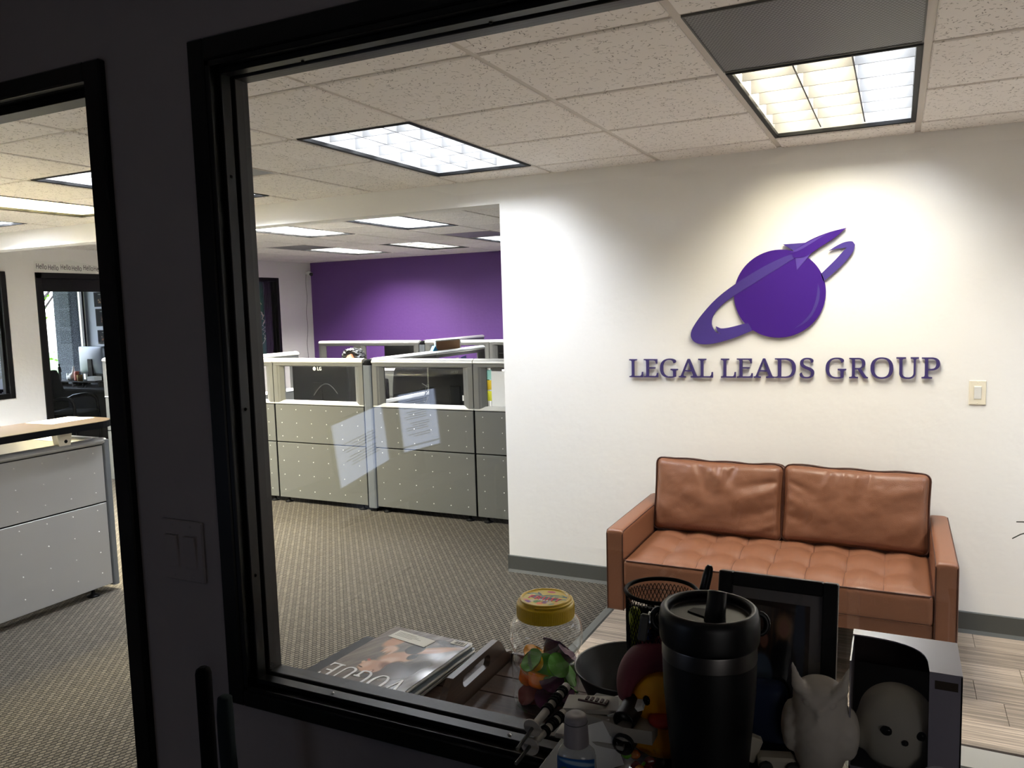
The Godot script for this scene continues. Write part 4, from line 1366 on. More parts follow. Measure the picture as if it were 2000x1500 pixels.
func candy_jar(at: Vector3) -> void:
	var j := thing("candy_jar", "clear plastic candy jar with a yellow screw lid, filled with fruit jelly cups", "jar", at)
	var pr := [Vector2(0.0, 0.0), Vector2(0.050, 0.0), Vector2(0.058, 0.004), Vector2(0.062, 0.014), Vector2(0.0635, 0.05), Vector2(0.0635, 0.074), Vector2(0.061, 0.088), Vector2(0.0565, 0.0965), Vector2(0.0565, 0.0985), Vector2(0.062, 0.107), Vector2(0.0655, 0.120), Vector2(0.0655, 0.138), Vector2(0.062, 0.152), Vector2(0.052, 0.164), Vector2(0.047, 0.168), Vector2(0.047, 0.180)]
	var g := Geo.new()
	g.lathe(smooth(pr, 3), 64)
	obj("body", g, m.clear_plastic, j)
	var yl := mt("lid_yellow", Color(0.80, 0.66, 0.04), 0.35)
	var l := Geo.new()
	l.lathe([Vector2(0.0485, 0.163), Vector2(0.0515, 0.163), Vector2(0.052, 0.164), Vector2(0.052, 0.187), Vector2(0.0505, 0.190), Vector2(0.046, 0.1905), Vector2(0.046, 0.196), Vector2(0.0445, 0.1975), Vector2(0.0405, 0.1975), Vector2(0.040, 0.1955), Vector2(0.0, 0.1955)], 64)
	obj("lid", l, yl, j)
	var gr := Geo.new()
	for k in 80:
		var a := k * TAU / 80
		gr.tube([Vector3(cos(a) * 0.0519, 0.166, sin(a) * 0.0519), Vector3(cos(a) * 0.0519, 0.185, sin(a) * 0.0519)], 0.0005, 4, false)
	stuff(obj("lid_ribs", gr, yl, j))
	# a curved tear strip round the lid
	var ts := Geo.new()
	var pts := []
	for k in 20:
		var a := -0.75 + k * 2.3 / 19.0
		pts.append(Vector3(cos(a) * 0.0478, 0.1925, -sin(a) * -0.0478))
	ts.tube(pts, 0.0022, 8)
	obj("tear_strip", ts, yl, j)
	# printed disc
	var im := Image.create(160, 160, false, Image.FORMAT_RGB8)
	im.fill(Color(0.84, 0.72, 0.10))
	var rng := RandomNumberGenerator.new()
	rng.seed = 9
	for k in 16:
		blob(im, rng.randf(), 0.30 + rng.randf() * 0.2, 0.13, 0.035, rng.randf_range(-0.8, 0.8), [Color(0.18, 0.36, 0.12), Color(0.12, 0.20, 0.12), Color(0.35, 0.5, 0.12)][k % 3], 0.3)
	for k in 9:
		blob(im, 0.12 + k * 0.1, 0.80 + 0.06 * sin(k * 2.0), 0.10, 0.10, 0.0, [Color(0.9, 0.45, 0.1), Color(0.45, 0.12, 0.35), Color(0.85, 0.75, 0.5), Color(0.35, 0.55, 0.1)][k % 4], 0.4)
	blob(im, 0.5, 0.14, 0.11, 0.06, 0.0, Color(0.75, 0.15, 0.1), 0.2)
	blob(im, 0.5, 0.55, 0.40, 0.10, 0.0, Color(0.12, 0.14, 0.12), 0.3)
	var dm := mt("lid_print", Color(1, 1, 1), 0.3)
	dm.albedo_texture = ImageTexture.create_from_image(im)
	var dg := Geo.new()
	dg.grid(48, 4, func(u, v): return Vector3(cos(u * TAU) * 0.0395 * (1 - v), 0.1962, -sin(u * TAU) * 0.0395 * (1 - v)), true)
	for k in dg.t.size():
		dg.t[k] = Vector2(0.5 + dg.v[k].x / 0.08, 0.5 + dg.v[k].z / 0.08)
	obj("printed_disc", dg, dm, j)
	var t1 := obj("print", tx("FRUIT", 0.021, 0.0003, true), mt("print_red", Color(0.85, 0.08, 0.06), 0.4), j, Vector3(0.001, 0.1966, 0.006), Vector3(-PI / 2, 0, 0))
	t1.scale.x = 1.05
	obj("print", tx("JELLY", 0.010, 0.0003, true), mt("print_white", Color(0.92, 0.92, 0.92), 0.4), j, Vector3(0.006, 0.1966, 0.014), Vector3(-PI / 2, 0, 0))
	# jelly cups: one of each flavour, each on its own
	var kinds := {
		"orange": [Color(0.95, 0.52, 0.02), Color(0.80, 0.55, 0.08)], "green": [Color(0.42, 0.78, 0.04), Color(0.30, 0.55, 0.14)],
		"purple": [Color(0.24, 0.03, 0.13), Color(0.27, 0.06, 0.22)], "red": [Color(0.45, 0.06, 0.05), Color(0.38, 0.10, 0.10)], "yellow": [Color(0.95, 0.74, 0.04), Color(0.28, 0.52, 0.14)]}
	for k in kinds:
		var jm := mt("jelly_" + k, kinds[k][0], 0.12)
		jm.subsurf_scatter_enabled = true
		jm.subsurf_scatter_strength = 0.5
		mt("film_" + k, kinds[k][1], 0.4, 0.0, 0.3)
	# one entry a cup: flavour, angle round the jar, distance from its axis, height, words that single it out
	var cups := [
		["purple", 1.2, 0.034, 0.020, "dark purple jelly cup at the bottom of the jar in front"], ["red", 2.2, 0.034, 0.021, "dark red jelly cup at the bottom of the jar, left in front"],
		["green", 3.2, 0.034, 0.020, "green jelly cup at the bottom of the jar, far left"], ["purple", 4.4, 0.032, 0.020, "purple jelly cup on the jar floor at the back"],
		["yellow", 5.6, 0.034, 0.020, "yellow jelly cup on the jar floor, right at the back"], ["purple", 0.3, 0.034, 0.022, "dark purple jelly cup at the bottom of the jar, far right"],
		["purple", 0.95, 0.034, 0.050, "dark purple film lid in the middle layer of the jar, right in front"], ["orange", 1.75, 0.030, 0.056, "orange jelly cup lying against the front of the jar"],
		["orange", 2.75, 0.034, 0.050, "orange jelly cup in the middle layer pressed to the left side"], ["red", 3.9, 0.033, 0.048, "dark red jelly cup in the middle layer at the back left"],
		["yellow", 5.1, 0.033, 0.048, "yellow jelly cup in the middle layer at the back"], ["green", 6.2, 0.034, 0.052, "green jelly cup in the middle layer at the right"],
		["green", 0.6, 0.030, 0.078, "bright green jelly cup high on the right with a pale green lid"], ["yellow", 2.05, 0.028, 0.082, "jelly cup with a round pineapple lid facing the window"],
		["orange", 3.3, 0.030, 0.076, "orange jelly cup high in the jar at the back left"], ["purple", 4.9, 0.020, 0.094, "purple jelly cup at the back, highest in the jar"],
		["purple", 5.9, 0.032, 0.086, "purple film lid at the right, second highest in the jar"], ["green", 1.3, 0.018, 0.074, "green jelly cup in the heart of the pile near the front"],
		["red", 3.0, 0.004, 0.036, "dark red jelly cup in the very middle of the pile"],
	]
	var jr := RandomNumberGenerator.new()
	jr.seed = 15
	for e in cups:
		var c := thing("jelly_cup", e[4], "jelly cup", at + Vector3(cos(e[1]) * e[2], e[3], sin(e[1]) * e[2]), 0.0, "jelly cups in the candy jar")
		# film lid turned outwards and up, each a little askew; the big orange one hangs upside down
		var lid := Vector3(cos(e[1]) * 0.8, 0.75 + jr.randf_range(-0.35, 0.35), sin(e[1]) * 0.8 + jr.randf_range(-0.3, 0.3)).normalized()
		if e[0] == "orange":
			lid = Vector3(-cos(e[1]) * 0.5, 0.9, -sin(e[1]) * 0.5).normalized()
		var sd := lid.cross(Vector3(0.3, 0.2, 1.0)).normalized()
		c.basis = Basis(sd, lid, sd.cross(lid)) * Basis(Vector3.UP, jr.randf() * 6.0)
		var cg := Geo.new()
		cg.lathe([Vector2(0.0, -0.017), Vector2(0.009, -0.0165), Vector2(0.0135, -0.013), Vector2(0.0175, 0.0), Vector2(0.0195, 0.009)], 20)
		obj("cup", cg, m["jelly_" + e[0]], c)
		var fg := Geo.new()
		fg.grid(28, 4, func(u, v):
			var r: float = 0.0225 * (1 - v)
			return Vector3(cos(u * TAU) * r, 0.010 + 0.0018 * sin(u * TAU * 3.0) * pow(1 - v, 3.0) + 0.001 * sin(u * TAU * 7.0) * pow(1 - v, 4.0), -sin(u * TAU) * r), true)
		fg.lathe([Vector2(0.0185, 0.0075), Vector2(0.0222, 0.0085), Vector2(0.0225, 0.010)], 28)
		obj("film_lid", fg, m["film_" + e[0]], c)
	var pt := tx("Pineapple", 0.011, 0.0003, true)
	var pc := get_node("jelly_cup_013")
	var po := obj("film_print", pt, mt("print_green", Color(0.12, 0.25, 0.08), 0.4), pc, Vector3(0, 0.0112, 0.002), Vector3(-PI / 2, 0, 0))
	po.scale.x = 0.8

func smooth(p: Array, k: int) -> Array:
	var o := []
	for a in p.size() - 1:
		for e in k:
			var f := float(e) / k
			var p0: Vector2 = p[maxi(a - 1, 0)]
			var p3: Vector2 = p[mini(a + 2, p.size() - 1)]
			o.append((p[a] as Vector2).cubic_interpolate(p[a + 1], p0, p3, f))
	o.append(p[-1])
	return o

# ---------------------------------------------------------------- things on the left wall
func left_wall_things() -> void:
	var x := XL
	# window at the left edge of the view
	frame_in_wall("window_2", "black framed interior window left of the glazed door", -3.9, -5.225, 0.80, 2.147, m.black_frame)
	frame_in_wall("window_3", "black framed interior window with a green banner behind it, near the purple wall", -8.1, -9.347, 0.90, 2.166, m.black_frame)
	# glazed door frame
	var d := holder("door_2", "black framed doorway with glass in the left wall")
	for z in [-5.585, -6.50]:
		obj("jamb", cbox(x - 0.12, 0, z - 0.035, x + 0.012, 2.147, z + 0.035, 0.003), m.black_frame, d)
	obj("head", cbox(x - 0.12, 2.085, -6.535, x + 0.012, 2.147, -5.55, 0.003), m.black_frame, d)
	obj("header_panel", cbox(x - 0.06, 1.941, -6.465, x - 0.03, 2.085, -5.62, 0.002), m.black_frame, d)
	obj("stile", cbox(x - 0.065, 0, -5.655, x - 0.02, 1.941, -5.62, 0.003), m.black_frame, d)
	obj("pane", cbox(x - 0.05, 0.02, -6.465, x - 0.044, 1.941, -5.655), m.cubicle_pane, d)
	# three paper strips with handwritten words above the door
	var strips := [[-5.548, -5.845, "Hello Hello", 0.0, "leftmost"], [-5.835, -6.125, "Hello Hello", 0.03, "middle"], [-6.115, -6.40, "Hello Hello", -0.02, "rightmost"]]
	for s in strips:
		var ln: float = s[0] - s[1]
		var p := thing("paper_strip", "white paper strip lettered Hello Hello above the glazed door, %s of three" % s[4], "paper sign", Vector3(x + 0.002, 2.158, s[0]), PI / 2, "handwritten strips above the door")
		# local x runs to -z in the world (to the right in the view), local z towards the room
		var q := PackedVector2Array([Vector2(0, 0), Vector2(ln, 0.002), Vector2(ln - 0.01, 0.108), Vector2(ln * 0.5, 0.112 + s[3]), Vector2(0.004, 0.115)])
		var g := Geo.new()
		g.prism(q, 0.0012)
		obj("sheet", g, m.paper, p)
		for k in 2:
			var tt := obj("handwriting", tx("Hello", 0.078, 0.0008), m.black, p, Vector3(ln * (0.28 + 0.46 * k), 0.055 - 0.008 * k, 0.0016), Vector3(0, 0, -0.06 + s[3]))
			tt.scale.x = 0.70
	# security camera with a thin cable
	var c := thing("security_camera", "small black and white security camera on the wall beside the purple wall corner", "camera", Vector3(x, 2.254, -10.0))
	var cg := Geo.new()
	cg.lathe([Vector2(0.0, 0.0), Vector2(0.028, 0.0), Vector2(0.026, 0.012), Vector2(0.0, 0.014)], 16, Transform3D(Basis(Vector3.BACK, -PI / 2), Vector3(0, 0.01, 0)))
	obj("wall_plate", cg, m.fixture_white, c)
	obj("arm", cbox(0.0, 0.0, -0.008, 0.06, 0.016, 0.008, 0.003), m.fixture_white, c)
	var cb := Geo.new()
	cb.tube([Vector3(0.03, 0.0, -0.02), Vector3(0.12, -0.02, 0.035)], 0.03, 16)
	obj("housing", cb, m.fixture_white, c)
	var ce := Geo.new()
	ce.tube([Vector3(0.118, -0.0195, 0.034), Vector3(0.133, -0.023, 0.043)], 0.028, 16)
	obj("lens_face", ce, m.black_gloss, c)
	var ca := Geo.new()
	var pts := []
	for k in 24:
		pts.append(Vector3(x + 0.004, 2.235 - k * 0.07, -9.985 + 0.012 * sin(k * 0.9) + 0.003 * k))
	ca.tube(pts, 0.003, 5)
	tag(obj("camera_cable", ca, m.base_grey), "thin cable hanging down the white wall from the security camera", "cable")
	# banner behind window 3
	var b := thing("banner", "dark green hanging banner with a pale outline drawing behind the far window", "banner", Vector3(x - 0.17, 0.95, -8.62), PI / 2)
	var bm := mt("banner_green", Color(0.12, 0.36, 0.30), 0.9)
	var bg := Geo.new()
	bg.grid(40, 8, func(u, v): return Vector3(-0.45 + u * 1.02, v * 1.22, 0.014 * sin(u * 21.0 + v * 0.8)))
	obj("cloth", bg, bm, b)
	var curves := [
		[m.cream, [0.50, 0.82, 0.455, 0.90, 0.43, 0.80, 0.455, 0.72, 0.50, 0.70, 0.52, 0.64]],
		[m.cream, [0.49, 0.68, 0.54, 0.66, 0.50, 0.60, 0.56, 0.58, 0.51, 0.53]],
		[m.paper, [0.55, 0.56, 0.50, 0.50, 0.56, 0.48, 0.49, 0.44, 0.56, 0.42, 0.50, 0.37, 0.55, 0.35, 0.52, 0.30]],
		[m.paper, [0.46, 0.46, 0.43, 0.40, 0.44, 0.34, 0.41, 0.29, 0.44, 0.25, 0.42, 0.20, 0.45, 0.17]],
		[m.paper, [0.55, 0.31, 0.51, 0.25, 0.46, 0.20]],
	]
	for e in curves:
		var tp := []
		for k in range(0, e[1].size(), 2):
			var uu: float = (e[1][k] + 0.45) / 1.02
			tp.append(Vector3(e[1][k], e[1][k + 1], 0.016 * sin(uu * 21.0 + e[1][k + 1] / 1.22 * 0.8) + 0.005))
		var tg := Geo.new()
		tg.tube(tp, 0.006, 5)
		obj("outline", tg, e[0], b)
	var hd := Geo.new()
	hd.lathe([Vector2(0.0, 0.0), Vector2(0.03, 0.0), Vector2(0.03, 0.003), Vector2(0.0, 0.003)], 16, Transform3D(Basis(Vector3.RIGHT, PI / 2), Vector3(0.455, 0.80, 0.012)))
	obj("round_patch", hd, mt("dusty_red", Color(0.35, 0.16, 0.12), 0.8), b)
	obj("rod", cbox(-0.5, 1.21, -0.012, 0.6, 1.235, 0.012, 0.004), m.black, b)
	for k in [-0.4, 0.5]:
		obj("cord", cbox(k - 0.002, 1.235, -0.002, k + 0.002, 1.50, 0.002), m.black, b)
	# curtain beside the banner
	var cu := thing("curtain", "dark grey gathered curtain at the right side of the far window", "curtain", Vector3(x - 0.13, 0.9, -9.20), PI / 2)
	var cg2 := Geo.new()
	cg2.grid(40, 4, func(u, v): return Vector3(-0.03 + u * 0.16, v * 1.24, 0.014 * sin(u * 26.0)))
	obj("cloth", cg2, mt("curtain_grey", Color(0.13, 0.125, 0.13), 0.9), cu)

func frame_in_wall(called: String, label: String, z0: float, z1: float, y0: float, y1: float, mat: Material) -> void:
	var n := holder(called, label)
	var t := 0.055
	for z in [z0 - t / 2, z1 + t / 2]:
		obj("frame_side", cbox(XL - 0.115, y0, z - t / 2, XL + 0.014, y1, z + t / 2, 0.003), mat, n)
		obj("stop", cbox(XL - 0.07, y0 + t, z - t / 2 - (0.02 if z < (z0 + z1) / 2 else 0.02), XL - 0.03, y1 - t, z + t / 2 + 0.02, 0.002), mat, n)
	obj("frame_sill", cbox(XL - 0.115, y0, z1 + t, XL + 0.014, y0 + t, z0 - t, 0.003), mat, n)
	obj("frame_head", cbox(XL - 0.115, y1 - t, z1 + t, XL + 0.014, y1, z0 - t, 0.003), mat, n)
	obj("pane", cbox(XL - 0.054, y0 + t, z1 + t, XL - 0.048, y1 - t, z0 - t), m.pane, n)

# ---------------------------------------------------------------- the small offices beyond the left wall
func side_office() -> void:
	var x1 := XL - 0.11
	var x0 := -10.6
	var w := mt("office_wall", Color(0.66, 0.67, 0.72), 0.8)
	struct(obj("floor", cbox(x0 - 0.1, -0.05, ZP - 0.1, x1, 0.0, -2.5), m.carpet))
	struct(obj("ceiling", cbox(x0 - 0.1, 2.45, ZP - 0.1, x1, 2.55, -2.5), m.white_wall))
	var ow := holder("wall_outer")
	for b in [[-2.5, -3.6, 0.0, 2.45], [-3.6, -5.2, 0.0, 0.55], [-3.6, -5.2, 2.2, 2.45], [-5.2, -6.2, 0.0, 2.45], [-6.2, -7.62, 0.0, 0.55], [-6.2, -7.62, 2.2, 2.45], [-7.62, ZP, 0.0, 2.45]]:
		obj("wall_section", cbox(x0 - 0.12, b[2], b[1], x0, b[3], b[0]), w, ow)
	var n := holder("window_4", "bright outside window of the side office")
	for z in [-6.2, -7.60]:
		obj("frame_side", cbox(x0 - 0.08, 0.55, z - 0.02, x0 + 0.01, 2.2, z + 0.02, 0.002), m.cream, n)
	obj("mullion", cbox(x0 - 0.03, 0.55, -7.60, x0 + 0.02, 2.2, -7.572, 0.002), m.black_frame, n)
	obj("pane", cbox(x0 - 0.05, 0.55, -7.60, x0 - 0.044, 2.2, -6.2), m.pane, n)
	var n2 := holder("window_5", "outside window of the office beyond the left interior window")
	obj("pane", cbox(x0 - 0.05, 0.55, -5.2, x0 - 0.044, 2.2, -3.6), m.pane, n2)
	for z in [-3.6, -5.2]:
		obj("frame_side", cbox(x0 - 0.08, 0.55, z - 0.02, x0 + 0.01, 2.2, z + 0.02, 0.002), m.cream, n2)
	for z in [-2.5, -5.42, -7.64, ZP - 0.1]:
		struct(obj("wall_side", cbox(x0, 0, z - 0.08, x1, 2.45, z), w))
	# half-drawn white blind in the first office
	var bl := thing("window_blind", "plain white blind wall seen through the interior window at the left edge", "blind", Vector3(-8.95, 1.02, -4.7))
	var bs := Geo.new()
	for k in 42:
		bs.box(Transform3D(Basis(Vector3.BACK, 0.5), Vector3(0, k * 0.026, 0)), Vector3(0.026, 0.0015, 1.35))
	stuff(obj("slats", bs, m.paper, bl))
	obj("bottom_rail", cbox(-0.012, -0.03, -0.675, 0.012, -0.012, 0.675, 0.002), m.paper, bl)
	obj("head_rail", cbox(-0.02, 1.09, -0.675, 0.02, 1.13, 0.675, 0.002), m.paper, bl)
	var cr := thing("credenza", "dark low cabinet behind the interior window at the left edge", "cabinet", Vector3(-9.15, 0, -4.75))
	obj("body", cbox(-0.22, 0, -0.6, 0.22, 0.84, 0.6, 0.004), m.black_soft, cr)
	obj("top", cbox(-0.24, 0.84, -0.62, 0.24, 0.87, 0.62, 0.004), m.black_soft, cr)
	for e in [[-5.02, Color(0.85, 0.22, 0.08), "small orange-red"], [-5.10, Color(0.15, 0.35, 0.62), "small blue"]]:
		var it := Geo.new()
		it.sdf(Vector3(-0.05, -0.005, -0.05), Vector3(0.05, 0.09, 0.05), 0.008, func(p): return smin(ball(p, Vector3(0, 0.03, 0), Vector3(0.034, 0.03, 0.034)), ball(p, Vector3(0, 0.065, 0), Vector3(0.018, 0.018, 0.018)), 0.02))
		var io := obj("ornament", it, mt("ornament_%s" % e[2].get_slice(" ", 1).replace("-", "_"), e[1], 0.4), self, Vector3(-9.0, 0.87, e[0]))
		tag(io, e[2] + " ornament on the cabinet behind the window at the left edge", "ornament")
	# desk with its back to us
	var d := thing("desk", "dark office desk seen through the glazed door", "desk", Vector3(-9.75, 0, -7.0))
	obj("top", cbox(-0.80, 0.70, -0.38, 0.85, 0.73, 0.36, 0.004), m.black_soft, d)
	obj("modesty_panel", cbox(-0.76, 0.03, 0.20, 0.81, 0.70, 0.22), m.black_soft, d)
	for x in [-0.76, 0.81]:
		obj("end_panel", cbox(x - 0.015, 0.0, -0.36, x + 0.015, 0.70, 0.34), m.black_soft, d)
	var rs := thing("desk_riser", "low black shelf riser on the office desk carrying the clutter", "riser", Vector3(-9.95, 0.73, -7.02))
	obj("shelf", cbox(-0.5, 0.055, -0.14, 0.55, 0.07, 0.14, 0.003), m.black, rs)
	for x in [-0.47, 0.0, 0.52]:
		obj("support", cbox(x - 0.01, 0, -0.13, x + 0.01, 0.055, 0.13), m.black, rs)
	monitor("silver backed monitor on the office desk seen through the glazed door", Vector3(-9.665, 0.80, -7.0), 0.0, 0.48, 0.37, 0.09, mt("silver_plastic", Color(0.55, 0.57, 0.60), 0.35, 0.4), "")
	# white thumbs-up sculpture
	var th := Geo.new()
	th.sdf(Vector3(-0.12, -0.01, -0.06), Vector3(0.12, 0.22, 0.06), 0.009, func(p):
		var a := bone(p, Vector3(-0.02, 0.045, 0), Vector3(0.03, 0.05, 0), 0.044, 0.046)
		for k in 4:
			a = smin(a, bone(p, Vector3(-0.055, 0.018 + k * 0.023, 0.012), Vector3(-0.02, 0.018 + k * 0.023, 0.034), 0.0125, 0.0125), 0.006)
		a = smin(a, bone(p, Vector3(0.04, 0.07, 0), Vector3(0.065, 0.13, 0), 0.022, 0.018), 0.02)
		a = smin(a, bone(p, Vector3(0.065, 0.13, 0), Vector3(0.07, 0.185, 0), 0.016, 0.013), 0.015)
		return a)
	tag(obj("thumb_sculpture", th, m.fixture_white, self, Vector3(-10.13, 0.80, -7.0)), "white thumbs-up hand sculpture on the desk in front of the office window", "sculpture")
	var oc := Geo.new()
	oc.lathe([Vector2(0.0, 0.0), Vector2(0.036, 0.0), Vector2(0.038, 0.01), Vector2(0.038, 0.11), Vector2(0.032, 0.125), Vector2(0.0, 0.127)], 16)
	tag(obj("candle", oc, mt("salmon", Color(0.80, 0.36, 0.25), 0.4), self, Vector3(-9.965, 0.80, -6.98)), "salmon orange candle on the office desk beside the silver monitor", "candle")
	var cp := thing("pencil_cup", "brass coloured cup of cables and pens in front of the silver monitor", "cup", Vector3(-9.83, 0.80, -6.92))
	var cg := Geo.new()
	cg.lathe([Vector2(0.0, 0.0), Vector2(0.035, 0.0), Vector2(0.038, 0.085), Vector2(0.036, 0.085), Vector2(0.033, 0.004), Vector2(0.0, 0.004)], 16)
	obj("cup", cg, mt("brass", Color(0.60, 0.47, 0.28), 0.35, 0.8), cp)
	for k in 3:
		var pg := Geo.new()
		pg.tube([Vector3(-0.01 + k * 0.01, 0.005, 0), Vector3(-0.02 + k * 0.022, 0.13, 0.01 * (k - 1))], 0.004, 6)
		obj("pen", pg, m.black, cp)
	var bx := thing("paper_tray", "black desk tray with white papers at the right of the office desk", "tray", Vector3(-9.55, 0.80, -6.93))
	obj("frame", cbox(-0.09, 0.0, -0.06, 0.09, 0.012, 0.06), m.black, bx)
	obj("back", cbox(-0.09, 0.012, -0.06, 0.09, 0.10, -0.05), m.black, bx)
	obj("papers", cbox(-0.075, 0.012, -0.048, 0.075, 0.065, 0.055), m.paper, bx)
	var fg := Geo.new()
	fg.sdf(Vector3(-0.05, -0.005, -0.03), Vector3(0.05, 0.24, 0.03), 0.008, func(p):
		var a := bone(p, Vector3(0, 0.11, 0), Vector3(0, 0.17, 0), 0.016, 0.019)
		a = smin(a, bone(p, Vector3(0, 0.205, 0), Vector3(0, 0.215, 0), 0.013, 0.012), 0.008)
		a = smin(a, bone(p, Vector3(0.008, 0.11, 0), Vector3(0.018, 0.0, 0), 0.012, 0.007), 0.008)
		a = smin(a, bone(p, Vector3(-0.008, 0.11, 0), Vector3(-0.014, 0.0, 0), 0.012, 0.007), 0.008)
		a = smin(a, bone(p, Vector3(0.018, 0.165, 0), Vector3(0.038, 0.12, 0), 0.008, 0.006), 0.006)
		return smin(a, bone(p, Vector3(0.038, 0.12, 0), Vector3(0.018, 0.10, 0.01), 0.006, 0.006), 0.006))
	tag(obj("figurine", fg, m.black, self, Vector3(-10.33, 0.80, -6.98)), "small dark standing figurine silhouetted against the bright office window", "figurine")
	var ch := Geo.new()
	for k in 4:
		var pts := []
		for e in 14:
			pts.append(Vector3(-9.75 + k * 0.09 + 0.05 * sin(e * 0.8 + k), 0.80 - e * 0.028 * (0.4 + 0.2 * k) + 0.02 * sin(e * 1.7), -6.80 + 0.015 * cos(e * 1.3 + k)))
		ch.tube(pts, 0.004, 5)
	tag(obj("cables", ch, m.black), "tangle of black cables over the front edge of the office desk", "cable")
	# three framed posters
	for k in 3:
		var y: float = [1.795, 1.517, 1.262][k]
		var p := thing("poster", ["uppermost", "middle", "lowest"][k] + " of three dark framed posters on the office wall right of the window", "poster", Vector3(-10.255 + k * 0.012, y, -7.637), 0.0, "dark framed posters on the office wall")
		var hh: float = [0.21, 0.25, 0.20][k]
		obj("frame", cbox(-0.13, 0, 0, 0.13, hh, 0.018, 0.003), m.black, p)
		var im := Image.create(64, 64, false, Image.FORMAT_RGB8)
		im.fill(Color(0.07, 0.065, 0.07))
		var rng := RandomNumberGenerator.new()
		rng.seed = 40 + k
		for e in 7:
			blob(im, 0.3 + rng.randf() * 0.4, 0.45 + rng.randf() * 0.3, 0.07 + rng.randf() * 0.08, 0.04 + rng.randf() * 0.06, rng.randf() * 3.0, [Color(0.45, 0.30, 0.20), Color(0.30, 0.16, 0.12), Color(0.5, 0.42, 0.33)][e % 3], 0.7)
		blob(im, 0.5, 0.12, 0.2, 0.03, 0.0, Color(0.5, 0.5, 0.5), 0.3)
		var pm := mt("poster_print_%d" % k, Color(1, 1, 1), 0.3)
		pm.albedo_texture = ImageTexture.create_from_image(im)
		pm.roughness = 0.7
		pm.metallic_specular = 0.2
		var pg := Geo.new()
		pg.poly([Vector3(-0.12, 0.01, 0.0185), Vector3(0.12, 0.01, 0.0185), Vector3(0.12, hh - 0.01, 0.0185), Vector3(-0.12, hh - 0.01, 0.0185)], [Vector2(0, 1), Vector2(1, 1), Vector2(1, 0), Vector2(0, 0)])
		obj("print", pg, pm, p)
	armchair(Vector3(-9.18, 0, -6.31), 2.03, "black armchair with curved arms inside the glazed office door")
	# outdoors: ground, stucco pier and a flowering tree
	struct(obj("ground", cbox(-40, -0.12, -30, x0 - 0.12, -0.05, 14), mt("lawn", Color(0.34, 0.42, 0.20), 1.0)))
	var sc := mt("stucco", Color(1, 1, 1), 1.0)
	sc.albedo_texture = speckle()
	bumpy(tri(sc, Vector3.ONE * 2.2), noise(0.15, 31, 256, 4, true, 8.0), 1.0)
	tag(obj("pier", cbox(-11.42, -0.05, -8.20, -11.05, 3.2, -7.70, 0.01), sc), "speckled grey stucco pier outside the office window", "pillar")
	var tree := thing("flowering_tree", "pink flowering tree with fresh green leaves outside the office window", "tree", Vector3(-15.2, -0.05, -9.2))
	var tg := Geo.new()
	var rg := RandomNumberGenerator.new()
	rg.seed = 77
	tg.tube([Vector3(0, 0, 0), Vector3(0.05, 0.6, 0.1), Vector3(0.0, 1.3, 0.0)], [0.11, 0.09, 0.08], 10)
	var lv := Geo.new()
	var bl2 := Geo.new()
	for k in 16:
		var a := rg.randf() * TAU
		var e := Vector3(cos(a) * rg.randf_range(0.6, 1.8), rg.randf_range(1.2, 4.2), sin(a) * rg.randf_range(0.6, 2.2))
		var mid := e * 0.5 + Vector3(0.1, 0.5, 0)
		tg.tube([Vector3(0, 1.0 + 0.02 * k, 0), mid, e], [0.04, 0.022, 0.008], 6)
		for q in 30:
			var c := mid.lerp(e, rg.randf()) + Vector3(rg.randf() - 0.5, rg.randf() - 0.5, rg.randf() - 0.5) * 0.9
			var b := Basis.from_euler(Vector3(rg.randf() * 6, rg.randf() * 6, rg.randf() * 6)) * 0.05
			(lv if c.y < 2.2 else bl2).poly([c + b * Vector3(-1, 0, 0), c + b * Vector3(0, -0.5, 0.1), c + b * Vector3(1, 0, 0), c + b * Vector3(0, 0.5, 0.1)])
	obj("trunk", tg, mt("bark", Color(0.22, 0.18, 0.16), 0.9), tree)
	stuff(obj("leaves", lv, mt("spring_green", Color(0.55, 0.75, 0.25), 0.7), tree))
	stuff(obj("blossom", bl2, mt("pink_blossom", Color(0.88, 0.66, 0.72), 0.7), tree))

func speckle() -> ImageTexture:
	var im := Image.create(256, 256, false, Image.FORMAT_RGB8)
	var nz := FastNoiseLite.new()
	nz.frequency = 0.09
	nz.fractal_octaves = 4
	for y in 256:
		for x in 256:
			var a := nz.get_noise_2d(x, y) + 0.9 * nz.get_noise_2d(x * 3.0 + 900, y * 2.0)
			var s := 0.24 + 0.40 * clampf(a * 1.6 - 0.1, 0.0, 1.0)
			im.set_pixel(x, y, Color(s * 0.95, s, s * 1.08))
	return ImageTexture.create_from_image(im)

